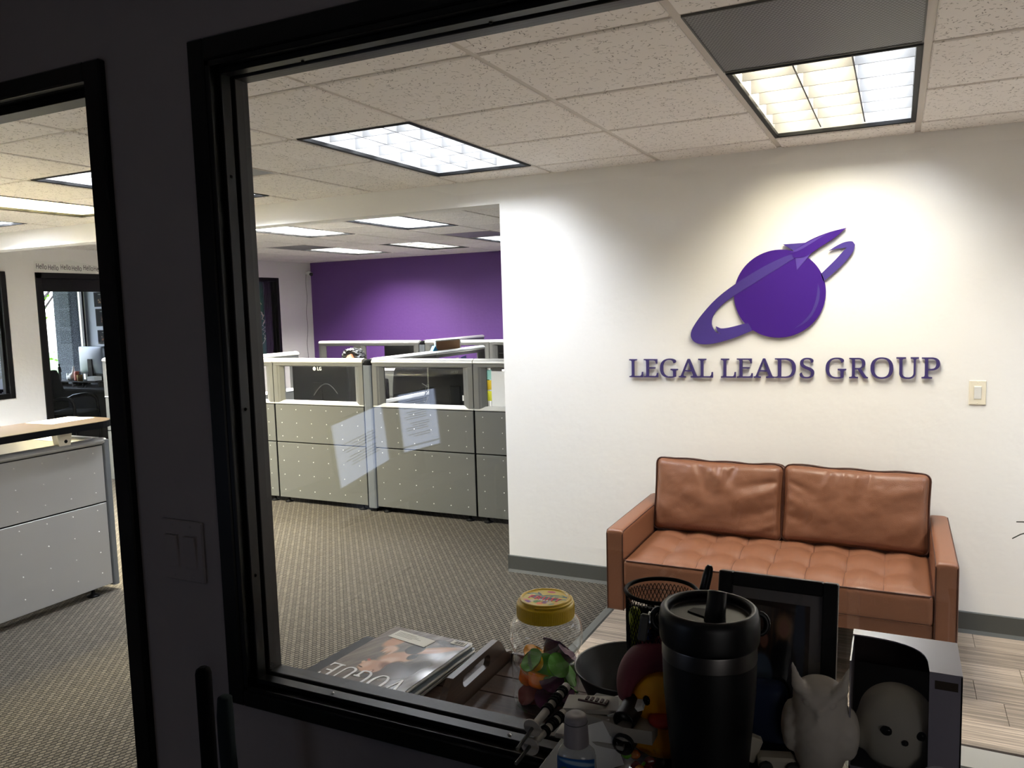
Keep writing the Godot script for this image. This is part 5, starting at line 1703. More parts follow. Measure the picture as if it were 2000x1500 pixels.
func armchair(at: Vector3, yaw: float, label: String) -> void:
	var c := thing("armchair", label, "chair", at, yaw)
	var s := Geo.new()
	s.soft_box(Vector3i(10, 4, 10), func(p): return soft(p, Vector3(0.24, 0.04, 0.23), 0.03) + Vector3(0, 0.46, 0))
	obj("seat", s, m.black_soft, c)
	var b := Geo.new()
	b.soft_box(Vector3i(10, 10, 4), func(p): return soft(p, Vector3(0.23, 0.24, 0.03), 0.025) + Vector3(0, 0.76, -0.22 - 0.06 * p.y))
	obj("backrest", b, m.black_soft, c)
	for q in [-1.0, 1.0]:
		var a := Geo.new()
		a.tube([Vector3(q * 0.27, 0.0, 0.20), Vector3(q * 0.27, 0.42, 0.20), Vector3(q * 0.27, 0.62, 0.185), Vector3(q * 0.27, 0.665, 0.14), Vector3(q * 0.27, 0.675, 0.05), Vector3(q * 0.27, 0.655, -0.1), Vector3(q * 0.27, 0.60, -0.22)], [0.018, 0.02, 0.022, 0.026, 0.026, 0.024, 0.02], 10)
		obj("arm", a, m.black_gloss, c)
		var l := Geo.new()
		l.tube([Vector3(q * 0.24, 0.0, -0.28), Vector3(q * 0.24, 0.5, -0.22)], 0.017, 8)
		obj("leg", l, m.black_gloss, c)

# ---------------------------------------------------------------- monitors, seen from behind
func monitor(label: String, at: Vector3, yaw: float, w: float, h: float, lift: float, mat: Material, logo: String, group := "") -> Node3D:
	# at: foot on the desk; back faces +z
	var o := thing("monitor", label, "monitor", at, yaw, group)
	var b := Geo.new()
	b.soft_box(Vector3i(12, 10, 4), func(p):
		var q := soft(p, Vector3(w / 2, h / 2, 0.02), 0.012)
		q.z += 0.016 * maxf(p.z, 0.0) * (1.0 - p.x * p.x) * (1.0 - p.y * p.y)
		return q + Vector3(0, lift + h / 2, 0))
	obj("back_shell", b, mat, o)
	obj("bezel", cbox(-w / 2, lift, -0.026, w / 2, lift + h, -0.012, 0.002), m.black, o)
	obj("screen", cbox(-w / 2 + 0.012, lift + 0.016, -0.0275, w / 2 - 0.012, lift + h - 0.012, -0.026), m.black_gloss, o)
	obj("neck", cbox(-0.045, 0.01, 0.02, 0.045, lift + h * 0.55, 0.045, 0.004), m.black, o)
	var f := Geo.new()
	f.lathe([Vector2(0.0, 0.0), Vector2(0.105, 0.0), Vector2(0.10, 0.010), Vector2(0.03, 0.014), Vector2(0.0, 0.014)], 24, Transform3D(Basis(), Vector3(0, 0, 0.01)))
	obj("base", f, m.black, o)
	if logo:
		var t := obj("logo", tx(logo, 0.042 if logo == "LG" else 0.036, 0.001, logo == "LG"), m.base_grey if logo != "LG" else m.paper, o, Vector3(0.02 if logo == "LG" else 0.0, lift + h - 0.035, 0.031), Vector3.ZERO)
		if logo == "LG":
			var d := Geo.new()
			d.lathe([Vector2(0.0, 0.0), Vector2(0.017, 0.0), Vector2(0.016, 0.001), Vector2(0.0, 0.001)], 20, Transform3D(Basis(Vector3.RIGHT, PI / 2), Vector3(-0.036, lift + h - 0.035, 0.030)))
			obj("logo_disc", d, m.paper, o)
	return o

# ---------------------------------------------------------------- the dark office that the camera stands in
func dark_room() -> void:
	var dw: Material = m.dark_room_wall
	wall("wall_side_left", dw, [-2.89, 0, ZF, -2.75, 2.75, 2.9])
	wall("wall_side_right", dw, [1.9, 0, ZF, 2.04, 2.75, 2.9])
	wall("wall_rear", dw, [-2.89, 0, 2.76, 2.04, 2.75, 2.9])
	wall("floor", m.carpet, [-2.89, -0.05, ZF, 2.04, 0.0, 2.9])
	wall("ceiling", m.white_wall, [-2.75, CEIL + 0.02, ZF, 1.9, CEIL + 0.08, 2.76])
	wall("floor_sill", m.base_grey, [-2.3, -0.05, ZB, -1.25, 0.001, ZF])
	switch_plate("dim double light switch on the dark wall between the doorway and the window", Vector3(-1.183, 1.183, ZF - 0.014), 2, m.dark_room_wall)
	# desk on the left with two lit screens, mirrored in the window pane
	var d := thing("work_desk", "desk along the side wall of the dark office behind the camera", "desk", Vector3(-2.42, 0, 1.25))
	obj("top", cbox(-0.32, 0.70, -0.75, 0.32, 0.73, 0.75, 0.004), m.table_wood, d)
	for z in [-0.72, 0.72]:
		obj("end_panel", cbox(-0.3, 0, z - 0.015, 0.3, 0.70, z + 0.015), m.table_wood, d)
	screen("lit monitor with a wide white document, its mirror image left of the cubicle post", Vector3(-2.38, 0.962, 1.06), Vector3(0.984, 0.074, 0.155), Vector3(-0.063, 0.9945, -0.08), 0.52, 0.30, 0)
	screen("lit monitor with a narrow text page, its mirror image right of the cubicle post", Vector3(-2.264, 1.039, 1.406), Vector3(0.956, 0.057, -0.287), Vector3(-0.069, 0.997, -0.033), 0.25, 0.30, 1)
	var d3 := thing("work_desk", "second desk of the dark office, to the right behind the camera", "desk", Vector3(0.95, 0, 0.55))
	obj("top", cbox(-0.4, 0.70, -0.30, 0.8, 0.73, 0.35, 0.004), m.table_wood, d3)
	for x in [-0.37, 0.77]:
		obj("end_panel", cbox(x - 0.015, 0, -0.28, x + 0.015, 0.70, 0.33), m.table_wood, d3)
	screen("lit monitor on the second desk, glowing on the owl and the toy box", Vector3(0.72, 1.06, 0.42), Vector3(-0.56, 0.0, -0.83), Vector3.UP, 0.55, 0.33, 2, 1.9)
	# dark post and teal cloth low on the left
	var p := thing("coat_stand", "black upright post with a rounded top beside the lower left corner of the window", "stand", Vector3(-0.742, 0, -0.65))
	var pg := Geo.new()
	pg.tube([Vector3(0, 0.02, 0), Vector3(0, 0.6, 0), Vector3(0, 1.188, 0), Vector3(0, 1.193, 0), Vector3(0, 1.196, 0)], [0.0095, 0.0095, 0.0095, 0.0082, 0.004], 16)
	obj("pole", pg, m.black_soft, p)
	var pb := Geo.new()
	pb.lathe([Vector2(0.0, 0.0), Vector2(0.11, 0.0), Vector2(0.105, 0.015), Vector2(0.02, 0.03), Vector2(0.0, 0.03)], 24)
	obj("base", pb, m.black_soft, p)
	var tl := Geo.new()
	tl.soft_box(Vector3i(6, 20, 10), func(q):
		var s := soft(q, Vector3(0.013, 0.36, 0.012), 0.010)
		s.x += 0.004 * sin(s.y * 16.0)
		return s)
	tag(obj("teal_cloth", tl, mt("teal", Color(0.02, 0.10, 0.12), 0.9), self, Vector3(-0.985, 0.632, -0.905), Vector3(0, 0.1, 0)), "dark teal cloth hanging on the wall below the window corner", "cloth")

func screen(label: String, c: Vector3, nrm: Vector3, up: Vector3, w: float, h: float, kind: int, power := 1.0) -> void:
	var o := thing("lit_monitor", label, "monitor", c, 0.0, "")
	var z := nrm.normalized()
	var x := up.cross(z).normalized()
	o.basis = Basis(x, z.cross(x).normalized(), z)
	var im := Image.create(128, 128, false, Image.FORMAT_RGB8)
	im.fill(Color(0.80, 0.87, 1.0) if kind < 2 else Color(1.0, 0.95, 0.88))
	var rng := RandomNumberGenerator.new()
	rng.seed = 90 + kind
	var rows := 17 if kind == 1 else 9
	for r in rows:
		if r % 5 == 4:
			continue
		var y := int((0.14 if kind == 1 else 0.36) * 128) + r * (5 if kind == 1 else 6)
		var x0 := 26 if kind == 1 else 20
		im.fill_rect(Rect2i(x0 + rng.randi() % 12, y, 60 + rng.randi() % 22, 2), Color(0.30, 0.36, 0.45))
	if kind == 1:
		im.fill_rect(Rect2i(0, 116, 128, 4), Color(0.35, 0.40, 0.48))
	var sm := mt("screen_%d" % kind, Color(0.02, 0.02, 0.02), 0.3)
	sm.emission_enabled = true
	sm.emission = Color(1, 1, 1)
	sm.emission_texture = ImageTexture.create_from_image(im)
	sm.emission_operator = BaseMaterial3D.EMISSION_OP_MULTIPLY
	sm.emission_energy_multiplier = 0.55 if kind < 2 else 0.3
	var g := Geo.new()
	g.poly([Vector3(-w / 2, -h / 2, 0), Vector3(w / 2, -h / 2, 0), Vector3(w / 2, h / 2, 0), Vector3(-w / 2, h / 2, 0)], [Vector2(0, 1), Vector2(1, 1), Vector2(1, 0), Vector2(0, 0)])
	obj("screen", g, sm, o)
	obj("shell", cbox(-w / 2 - 0.008, -h / 2 - 0.010, -0.025, w / 2 + 0.008, h / 2 + 0.008, -0.001, 0.003), m.black, o)
	obj("stand", cbox(-0.03, -(c.y - 0.736), -0.05, 0.03, 0.0, -0.026, 0.003), m.black, o)
	obj("base", cbox(-0.1, -(c.y - 0.736), -0.09, 0.1, -(c.y - 0.746), 0.06, 0.003), m.black, o)
	var a := AreaLight3D.new()
	a.name = "screen_light"
	a.area_size = Vector2(w, h)
	a.light_color = Color(0.82, 0.88, 1.0) if power < 2.0 else Color(1.0, 0.95, 0.88)
	a.light_energy = 0.004 * power
	a.area_range = 8.0
	a.shadow_enabled = true
	o.add_child(a, true)
	a.position = Vector3(0, 0, 0.012)
	a.rotation.y = PI

# ---------------------------------------------------------------- things on the dark cabinet under the window
const SY := 1.09

func shelf_things() -> void:
	var cb := thing("filing_cabinet", "dark filing cabinet under the window carrying the tumbler, duck and owl", "cabinet", Vector3(-0.14, 0, -0.73))
	obj("body", cbox(-0.215, 0.0, -0.235, 0.225, SY - 0.012, 0.235, 0.004), m.black, cb)
	obj("top", cbox(-0.222, SY - 0.012, -0.24, 0.23, SY, 0.24, 0.003), mt("dark_top", Color(0.05, 0.045, 0.045), 0.5), cb)
	for k in 3:
		obj("drawer", cbox(-0.2, 0.06 + k * 0.34, 0.232, 0.21, 0.38 + k * 0.34, 0.242, 0.003), m.black_soft, cb)
	tumbler(Vector3(-0.172, SY, -0.803))
	pen_cup(Vector3(-0.250, SY, -0.903))
	duck(Vector3(-0.240, SY, -0.868))
	owl(Vector3(-0.070, SY, -0.893))
	picture_frame()
	toy_box()
	sanitizer(Vector3(-0.3035, SY, -0.752))
	toy_craft()
	# small white card and clutter
	tag(obj("white_card", cbox(-0.022, 0.0, -0.0006, 0.022, 0.05, 0.0006), m.paper, self, Vector3(-0.287, SY + 0.003, -0.797), Vector3(-0.30, 0.25, 0.35)), "small white card leaning behind the sanitizer bottle", "card")
	var fg := Geo.new()
	fg.box(Transform3D(Basis(Vector3.BACK, -0.35), Vector3(-0.02, 0.022, 0)), Vector3(0.03, 0.03, 0.012), 0.002)
	fg.box(Transform3D(Basis(), Vector3(0.012, 0.010, 0.006)), Vector3(0.04, 0.014, 0.02), 0.003)
	var fo := thing("toy_vehicle", "small grey and white toy vehicle beside the owl at the bottom edge", "toy", Vector3(-0.128, SY, -0.882), 0.3)
	obj("body", fg, m.cream, fo)
	for x in [0.0, 0.028]:
		var wg := Geo.new()
		wg.tube([Vector3(x, 0.007, 0.012), Vector3(x, 0.007, 0.022)], 0.0075, 14)
		obj("wheel", wg, m.base_grey, fo)
	var bc := thing("blue_pouch", "dark blue pouch standing in front of the picture frame behind the tumbler", "pouch", Vector3(-0.138, SY, -0.918))
	var bg := Geo.new()
	bg.soft_box(Vector3i(8, 10, 6), func(p):
		var q := soft(p, Vector3(0.034, 0.042, 0.014), 0.012)
		q.x *= 1.0 - 0.12 * p.y
		return q + Vector3(0, 0.042, 0))
	obj("body", bg, mt("navy_blue", Color(0.04, 0.13, 0.28), 0.6), bc)
	var bag := thing("sweets_bag", "crumpled clear bag of sweets at the foot of the duck, bottom edge", "bag", Vector3(-0.255, SY, -0.815))
	var rg := RandomNumberGenerator.new()
	rg.seed = 3
	var fn := FastNoiseLite.new()
	fn.frequency = 30.0
	var sg := Geo.new()
	sg.soft_box(Vector3i(14, 10, 12), func(p):
		var q := soft(p, Vector3(0.026, 0.014, 0.02), 0.012)
		return q * (1.0 + 0.35 * fn.get_noise_3dv(q)) + Vector3(0, 0.016, 0))
	obj("film", sg, m.clear_plastic, bag)
	for k in 7:
		var cg := Geo.new()
		cg.sdf(Vector3(-0.01, -0.008, -0.01), Vector3(0.01, 0.008, 0.01), 0.004, func(p): return ball(p, Vector3.ZERO, Vector3(0.007, 0.0055, 0.006)))
		obj("sweet", cg, [m.jelly_red, m.jelly_orange, m.jelly_green][k % 3], bag, Vector3(rg.randf_range(-0.015, 0.015), 0.008 + 0.007 * (k % 2), rg.randf_range(-0.011, 0.011)))

func tumbler(at: Vector3) -> void:
	var o := thing("tumbler", "large matte black tumbler with a steel band, looped lid and straw spout", "tumbler", at)
	var tb := mt("tumbler_black", Color(0.022, 0.023, 0.025), 0.42)
	var b := Geo.new()
	b.lathe([Vector2(0.0, 0.0), Vector2(0.034, 0.0), Vector2(0.037, 0.003), Vector2(0.0475, 0.12), Vector2(0.0485, 0.155)], 64)
	obj("body", b, tb, o)
	var s := Geo.new()
	s.lathe([Vector2(0.0485, 0.155), Vector2(0.0488, 0.156), Vector2(0.0488, 0.171), Vector2(0.048, 0.173)], 64)
	var st := mt("brushed_steel", Color(0.42, 0.41, 0.40), 0.36, 1.0)
	obj("steel_band", s, st, o)
	var l := Geo.new()
	l.lathe(smooth([Vector2(0.048, 0.172), Vector2(0.0505, 0.174), Vector2(0.0515, 0.182), Vector2(0.0515, 0.198), Vector2(0.050, 0.205), Vector2(0.047, 0.2085), Vector2(0.043, 0.2075), Vector2(0.0415, 0.204), Vector2(0.041, 0.200), Vector2(0.036, 0.199), Vector2(0.0, 0.199)], 3), 64)
	obj("lid", l, tb, o)
	# folding straw spout in its wedge-shaped recess
	var w := Geo.new()
	w.prism(pv([-0.024, -0.011, 0.004, -0.014, 0.004, 0.014, -0.024, 0.0]), 0.0012, Transform3D(Basis(Vector3(0.94, 0, 0.34), Vector3(0.34, 0, -0.94), Vector3.UP), Vector3(0.004, 0.1992, -0.002)))
	obj("spout_recess", w, m.black, o)
	var sp := Geo.new()
	sp.tube([Vector3(0.009, 0.196, 0.014), Vector3(0.009, 0.206, 0.012), Vector3(0.0095, 0.219, 0.006), Vector3(0.0095, 0.226, 0.003)], [0.0115, 0.0105, 0.0098, 0.0098], 20, false)
	sp.tube([Vector3(0.0095, 0.226, 0.003), Vector3(0.0095, 0.2265, 0.0028), Vector3(0.0095, 0.2262, 0.0029), Vector3(0.0095, 0.214, 0.008)], [0.0098, 0.0085, 0.0066, 0.006], 20, true)
	obj("straw_spout", sp, tb, o)
	for q in [-1.0, 1.0]:
		var lug := Geo.new()
		var dir := Vector3(q * 0.97, 0, -q * 0.25)
		var pts := []
		for k in 9:
			var a := -PI / 2 + PI * k / 8.0
			pts.append(dir * (0.050 + 0.0085 * cos(a)) + Vector3(0, 0.192 + 0.011 * sin(a), 0))
		lug.tube(pts, 0.0032, 8)
		obj("lug", lug, tb, o)
	var cl := Geo.new()
	var pts2 := []
	for k in 17:
		var a := k * TAU / 16
		pts2.append(Vector3(-0.059 + 0.0022 * cos(a), 0.190 + 0.008 * sin(a), 0.016 + 0.006 * cos(a)))
	cl.tube(pts2, 0.0014, 8, false)
	obj("clip_ring", cl, m.steel, o)
	obj("strap_end", cbox(-0.005, -0.018, -0.003, 0.005, 0.012, 0.003, 0.002), mt("strap_grey", Color(0.25, 0.25, 0.24), 0.5), o, Vector3(-0.064, 0.186, 0.020), Vector3(0, 0.3, -0.15))

func pen_cup(at: Vector3) -> void:
	var o := thing("pen_cup", "black wire mesh pen cup with compartments behind the tumbler", "pen cup", at)
	var r := 0.0425
	var h := 0.178
	var g := Geo.new()
	var nn := 54
	for k in nn:
		for s in [-1.0, 1.0]:
			var pts := []
			for e in 13:
				var a: float = k * TAU / nn + s * e * 0.15
				pts.append(Vector3(cos(a) * r, 0.004 + (h - 0.008) * e / 12.0, sin(a) * r))
			g.tube(pts, 0.0005, 4, false)
	stuff(obj("mesh_wall", g, m.black, o))
	for y in [0.0, h - 0.0]:
		var rim := Geo.new()
		var pts := []
		for e in 49:
			pts.append(Vector3(cos(e * TAU / 48) * r, y + 0.002, sin(e * TAU / 48) * r))
		rim.tube(pts, 0.0026, 8, false)
		obj("rim", rim, m.black, o)
	var b := Geo.new()
	b.lathe([Vector2(0.0, 0.0), Vector2(r, 0.0), Vector2(r, 0.002), Vector2(0.0, 0.002)], 40)
	obj("floor_plate", b, m.black, o)
	# compartment walls
	var d := Geo.new()
	d.bx(-0.001, 0.002, -r, 0.001, 0.155, r)
	d.bx(-r, 0.002, -0.003, r, 0.150, -0.001)
	for e in [[-0.003, 0.147, -r, 0.003, 0.160, r], [-r, 0.143, -0.005, r, 0.156, 0.001]]:
		d.bx(e[0], e[1], e[2], e[3], e[4], e[5])
	obj("divider", d, m.black, o)
	var ring := Geo.new()
	var rp := []
	for e in 25:
		var a := PI * 0.25 + e * PI * 1.0 / 24.0
		rp.append(Vector3(cos(a) * (r - 0.001), 0.108 + 0.028 * cos(a), sin(a) * (r - 0.001)))
	ring.tube(rp, 0.0025, 6)
	obj("front_lip", ring, m.black, o)
	# three writing tools
	var tools := [
		["highlighter", "yellow green highlighter on the left inside the mesh cup", Vector3(-0.018, 0.01, 0.018), Vector3(-0.026, 0.165, 0.026), 0.0075, Color(0.62, 0.66, 0.06)],
		["marker", "blue capped marker low inside the mesh cup", Vector3(-0.004, 0.01, 0.022), Vector3(-0.006, 0.146, 0.028), 0.0065, Color(0.05, 0.16, 0.42)],
		["pen", "thick black pen leaning out of the mesh cup above the tumbler lid", Vector3(0.010, 0.01, -0.006), Vector3(0.052, 0.209, -0.028), 0.0058, Color(0.03, 0.03, 0.03)],
	]
	for t in tools:
		var p := thing(t[0], t[1], "pen", at, 0.0, "")
		var a: Vector3 = t[2]
		var c: Vector3 = t[3]
		var q: float = t[4]
		var pm := mt("ink_" + t[0], t[5], 0.35)
		var bg := Geo.new()
		bg.tube([a, a.lerp(c, 0.62)], q * 0.92, 14)
		obj("barrel", bg, pm, p)
		var cg := Geo.new()
		cg.tube([a.lerp(c, 0.62), a.lerp(c, 0.94), a.lerp(c, 0.985), c], [q, q, q * 0.8, q * 0.45], 14)
		obj("cap", cg, pm, p)
		var kg := Geo.new()
		kg.tube([a.lerp(c, 0.95) + Vector3(0, 0, q), a.lerp(c, 0.72) + Vector3(0, 0, q + 0.0015)], 0.0012, 6)
		obj("clip", kg, pm, p)

func duck(at: Vector3) -> void:
	var o := thing("rubber_duck", "yellow rubber duck in a maroon hood peeking from behind the black tumbler", "rubber duck", at, 0.28)
	var yl := mt("duck_yellow", Color(0.95, 0.66, 0.06), 0.5)
	yl.subsurf_scatter_enabled = true
	yl.subsurf_scatter_strength = 0.2
	var b := Geo.new()
	b.sdf(Vector3(-0.06, -0.004, -0.06), Vector3(0.06, 0.12, 0.06), 0.0035, func(p):
		var a := ball(p, Vector3(0, 0.026, -0.006), Vector3(0.045, 0.030, 0.047))
		a = smin(a, ball(p, Vector3(0, 0.071, 0.006), Vector3(0.0365, 0.0365, 0.034)), 0.018)
		a = smin(a, bone(p, Vector3(0, 0.034, -0.045), Vector3(0, 0.052, -0.058), 0.014, 0.005), 0.014)
		for s in [-1.0, 1.0]:
			a = smin(a, ball(p, Vector3(s * 0.043, 0.032, -0.012), Vector3(0.008, 0.014, 0.024)), 0.008)
		return maxf(a, -p.y))
	obj("body", b, yl, o)
	var k := Geo.new()
	k.sdf(Vector3(-0.03, 0.03, 0.02), Vector3(0.03, 0.08, 0.07), 0.0025, func(p):
		var a := ball(p, Vector3(0, 0.059, 0.040), Vector3(0.0175, 0.0065, 0.016))
		return smin(a, ball(p, Vector3(0, 0.054, 0.036), Vector3(0.014, 0.005, 0.013)), 0.004))
	obj("beak", k, mt("beak_red", Color(0.62, 0.12, 0.05), 0.45), o)
	for s in [-1.0, 1.0]:
		var e := Geo.new()
		e.sdf(Vector3(-0.008, -0.009, -0.006), Vector3(0.008, 0.009, 0.006), 0.002, func(p): return ball(p, Vector3.ZERO, Vector3(0.0048, 0.0062, 0.003)))
		obj("eye", e, m.black_gloss, o, Vector3(s * 0.0185, 0.077, 0.0345), Vector3(0, s * 0.5, 0))
	var h := Geo.new()
	h.sdf(Vector3(-0.065, 0.0, -0.06), Vector3(0.065, 0.14, 0.07), 0.0035, func(p):
		var a := ball(p, Vector3(0, 0.078, -0.004), Vector3(0.054, 0.056, 0.046))
		a = maxf(a, -ball(p, Vector3(0, 0.0655, 0.032), Vector3(0.0375, 0.0415, 0.05)))
		a = maxf(a, -ball(p, Vector3(0, 0.0715, 0.006), Vector3(0.0372, 0.0372, 0.0348)))
		a = maxf(a, p.z - 0.026)
		return maxf(a, 0.036 - p.y - 0.1 * p.z))
	obj("hood", h, mt("maroon", Color(0.42, 0.14, 0.19), 0.7), o)

func owl(at: Vector3) -> void:
	var o := thing("owl_figurine", "small matte white owl figurine with two pointed ear tufts", "owl figurine", at, 0.05)
	var wm := mt("bisque", Color(0.88, 0.85, 0.80), 0.6)
	var b := Geo.new()
	b.sdf(Vector3(-0.055, -0.004, -0.045), Vector3(0.055, 0.145, 0.045), 0.003, func(p):
		var a := bone(p, Vector3(0, 0.022, 0), Vector3(0, 0.060, 0), 0.026, 0.030)
		a = smin(a, ball(p, Vector3(0, 0.089, 0.002), Vector3(0.0285, 0.022, 0.025)), 0.010)
		# V-shaped brow running out into the tufts
		for s in [-1.0, 1.0]:
			a = smin(a, bone(p, Vector3(0, 0.083, 0.026), Vector3(s * 0.022, 0.106, 0.017), 0.0042, 0.0052), 0.003)
			a = smin(a, bone(p, Vector3(s * 0.022, 0.104, 0.014), Vector3(s * 0.030, 0.131, 0.010), 0.0062, 0.0012), 0.006)
			a = smin(a, ball(p, Vector3(s * 0.030, 0.048, -0.004), Vector3(0.011, 0.029, 0.019)), 0.004)
			a = smin(a, ball(p, Vector3(s * 0.012, 0.006, 0.020), Vector3(0.009, 0.007, 0.011)), 0.004)
		a = smin(a, bone(p, Vector3(0, 0.082, 0.025), Vector3(0, 0.073, 0.029), 0.0035, 0.0015), 0.003)
		# breast feathers in shallow rows
		if p.z > 0.0 and p.y < 0.07:
			a += 0.0004 * sin(p.y * 420.0 + cos(p.x * 420.0) * 1.2)
		return maxf(a, -p.y))
	obj("body", b, wm, o)
	for s in [-1.0, 1.0]:
		var e := Geo.new()
		e.sdf(Vector3(-0.01, -0.01, -0.006), Vector3(0.01, 0.01, 0.006), 0.002, func(p): return ball(p, Vector3.ZERO, Vector3(0.0058, 0.0058, 0.0026)))
		obj("eye", e, wm, o, Vector3(s * 0.0125, 0.091, 0.0235), Vector3(0, s * 0.4, 0))
	var bs := Geo.new()
	bs.lathe([Vector2(0.0, 0.0), Vector2(0.031, 0.0), Vector2(0.031, 0.006), Vector2(0.028, 0.008), Vector2(0.0, 0.008)], 28)
	obj("base", bs, wm, o)

func picture_frame() -> void:
	var o := thing("picture_frame", "black framed family photo with a pale mat leaning against the window", "picture frame", Vector3(-0.125, SY, -0.905))
	var lean := Basis(Vector3.RIGHT, -0.24)
	o.basis = Basis(Vector3.UP, -0.02) * lean
	var w := 0.136
	var h := 0.2025
	var f := 0.0165
	for b in [[-w / 2, 0, -w / 2 + f, h], [w / 2 - f, 0, w / 2, h], [-w / 2 + f, h - f, w / 2 - f, h], [-w / 2 + f, 0, w / 2 - f, f]]:
		obj("moulding", cbox(b[0], b[1], -0.018, b[2], b[3], 0.0, 0.0015), mt("frame_black", Color(0.035, 0.035, 0.036), 0.42), o)
	obj("mat_board", cbox(-w / 2 + f, f, -0.010, w / 2 - f, h - f, -0.008), mt("mat_grey", Color(0.50, 0.48, 0.47), 0.8), o)
	var im := Image.create(96, 140, false, Image.FORMAT_RGB8)
	im.fill(Color(0.20, 0.15, 0.12))
	for k in 10:
		blob(im, 0.08 + k * 0.09, 0.25, 0.03, 0.26, 0.05 * (k % 3), Color(0.34, 0.25, 0.18), 0.8)
	blob(im, 0.85, 0.3, 0.10, 0.6, 0.0, Color(0.20, 0.24, 0.30), 0.3)
	blob(im, 0.62, 0.19, 0.16, 0.13, 0.0, Color(0.55, 0.42, 0.30), 0.4)
	blob(im, 0.62, 0.20, 0.085, 0.085, 0.0, Color(0.62, 0.44, 0.36), 0.3)
	blob(im, 0.62, 0.52, 0.22, 0.24, 0.0, Color(0.05, 0.05, 0.06), 0.2)
	blob(im, 0.32, 0.30, 0.14, 0.12, 0.0, Color(0.22, 0.13, 0.10), 0.4)
	blob(im, 0.33, 0.32, 0.075, 0.075, 0.0, Color(0.58, 0.40, 0.33), 0.3)
	blob(im, 0.30, 0.60, 0.20, 0.20, 0.0, Color(0.34, 0.40, 0.48), 0.2)
	blob(im, 0.30, 0.88, 0.18, 0.16, 0.0, Color(0.10, 0.12, 0.22), 0.3)
	blob(im, 0.62, 0.88, 0.18, 0.18, 0.0, Color(0.10, 0.09, 0.09), 0.3)
	var pm := mt("family_photo", Color(1, 1, 1), 0.3)
	pm.albedo_texture = ImageTexture.create_from_image(im)
	var g := Geo.new()
	var a := 0.030
	g.poly([Vector3(-w / 2 + a, a, -0.0075), Vector3(w / 2 - a, a, -0.0075), Vector3(w / 2 - a, h - a, -0.0075), Vector3(-w / 2 + a, h - a, -0.0075)], [Vector2(0, 1), Vector2(1, 1), Vector2(1, 0), Vector2(0, 0)])
	obj("photo", g, pm, o)
	obj("backing", cbox(-w / 2 + 0.004, 0.004, -0.017, w / 2 - 0.004, h - 0.004, -0.011), m.black, o)
	obj("glass", cbox(-w / 2 + f, f, -0.0062, w / 2 - f, h - f, -0.0046), m.pane, o)

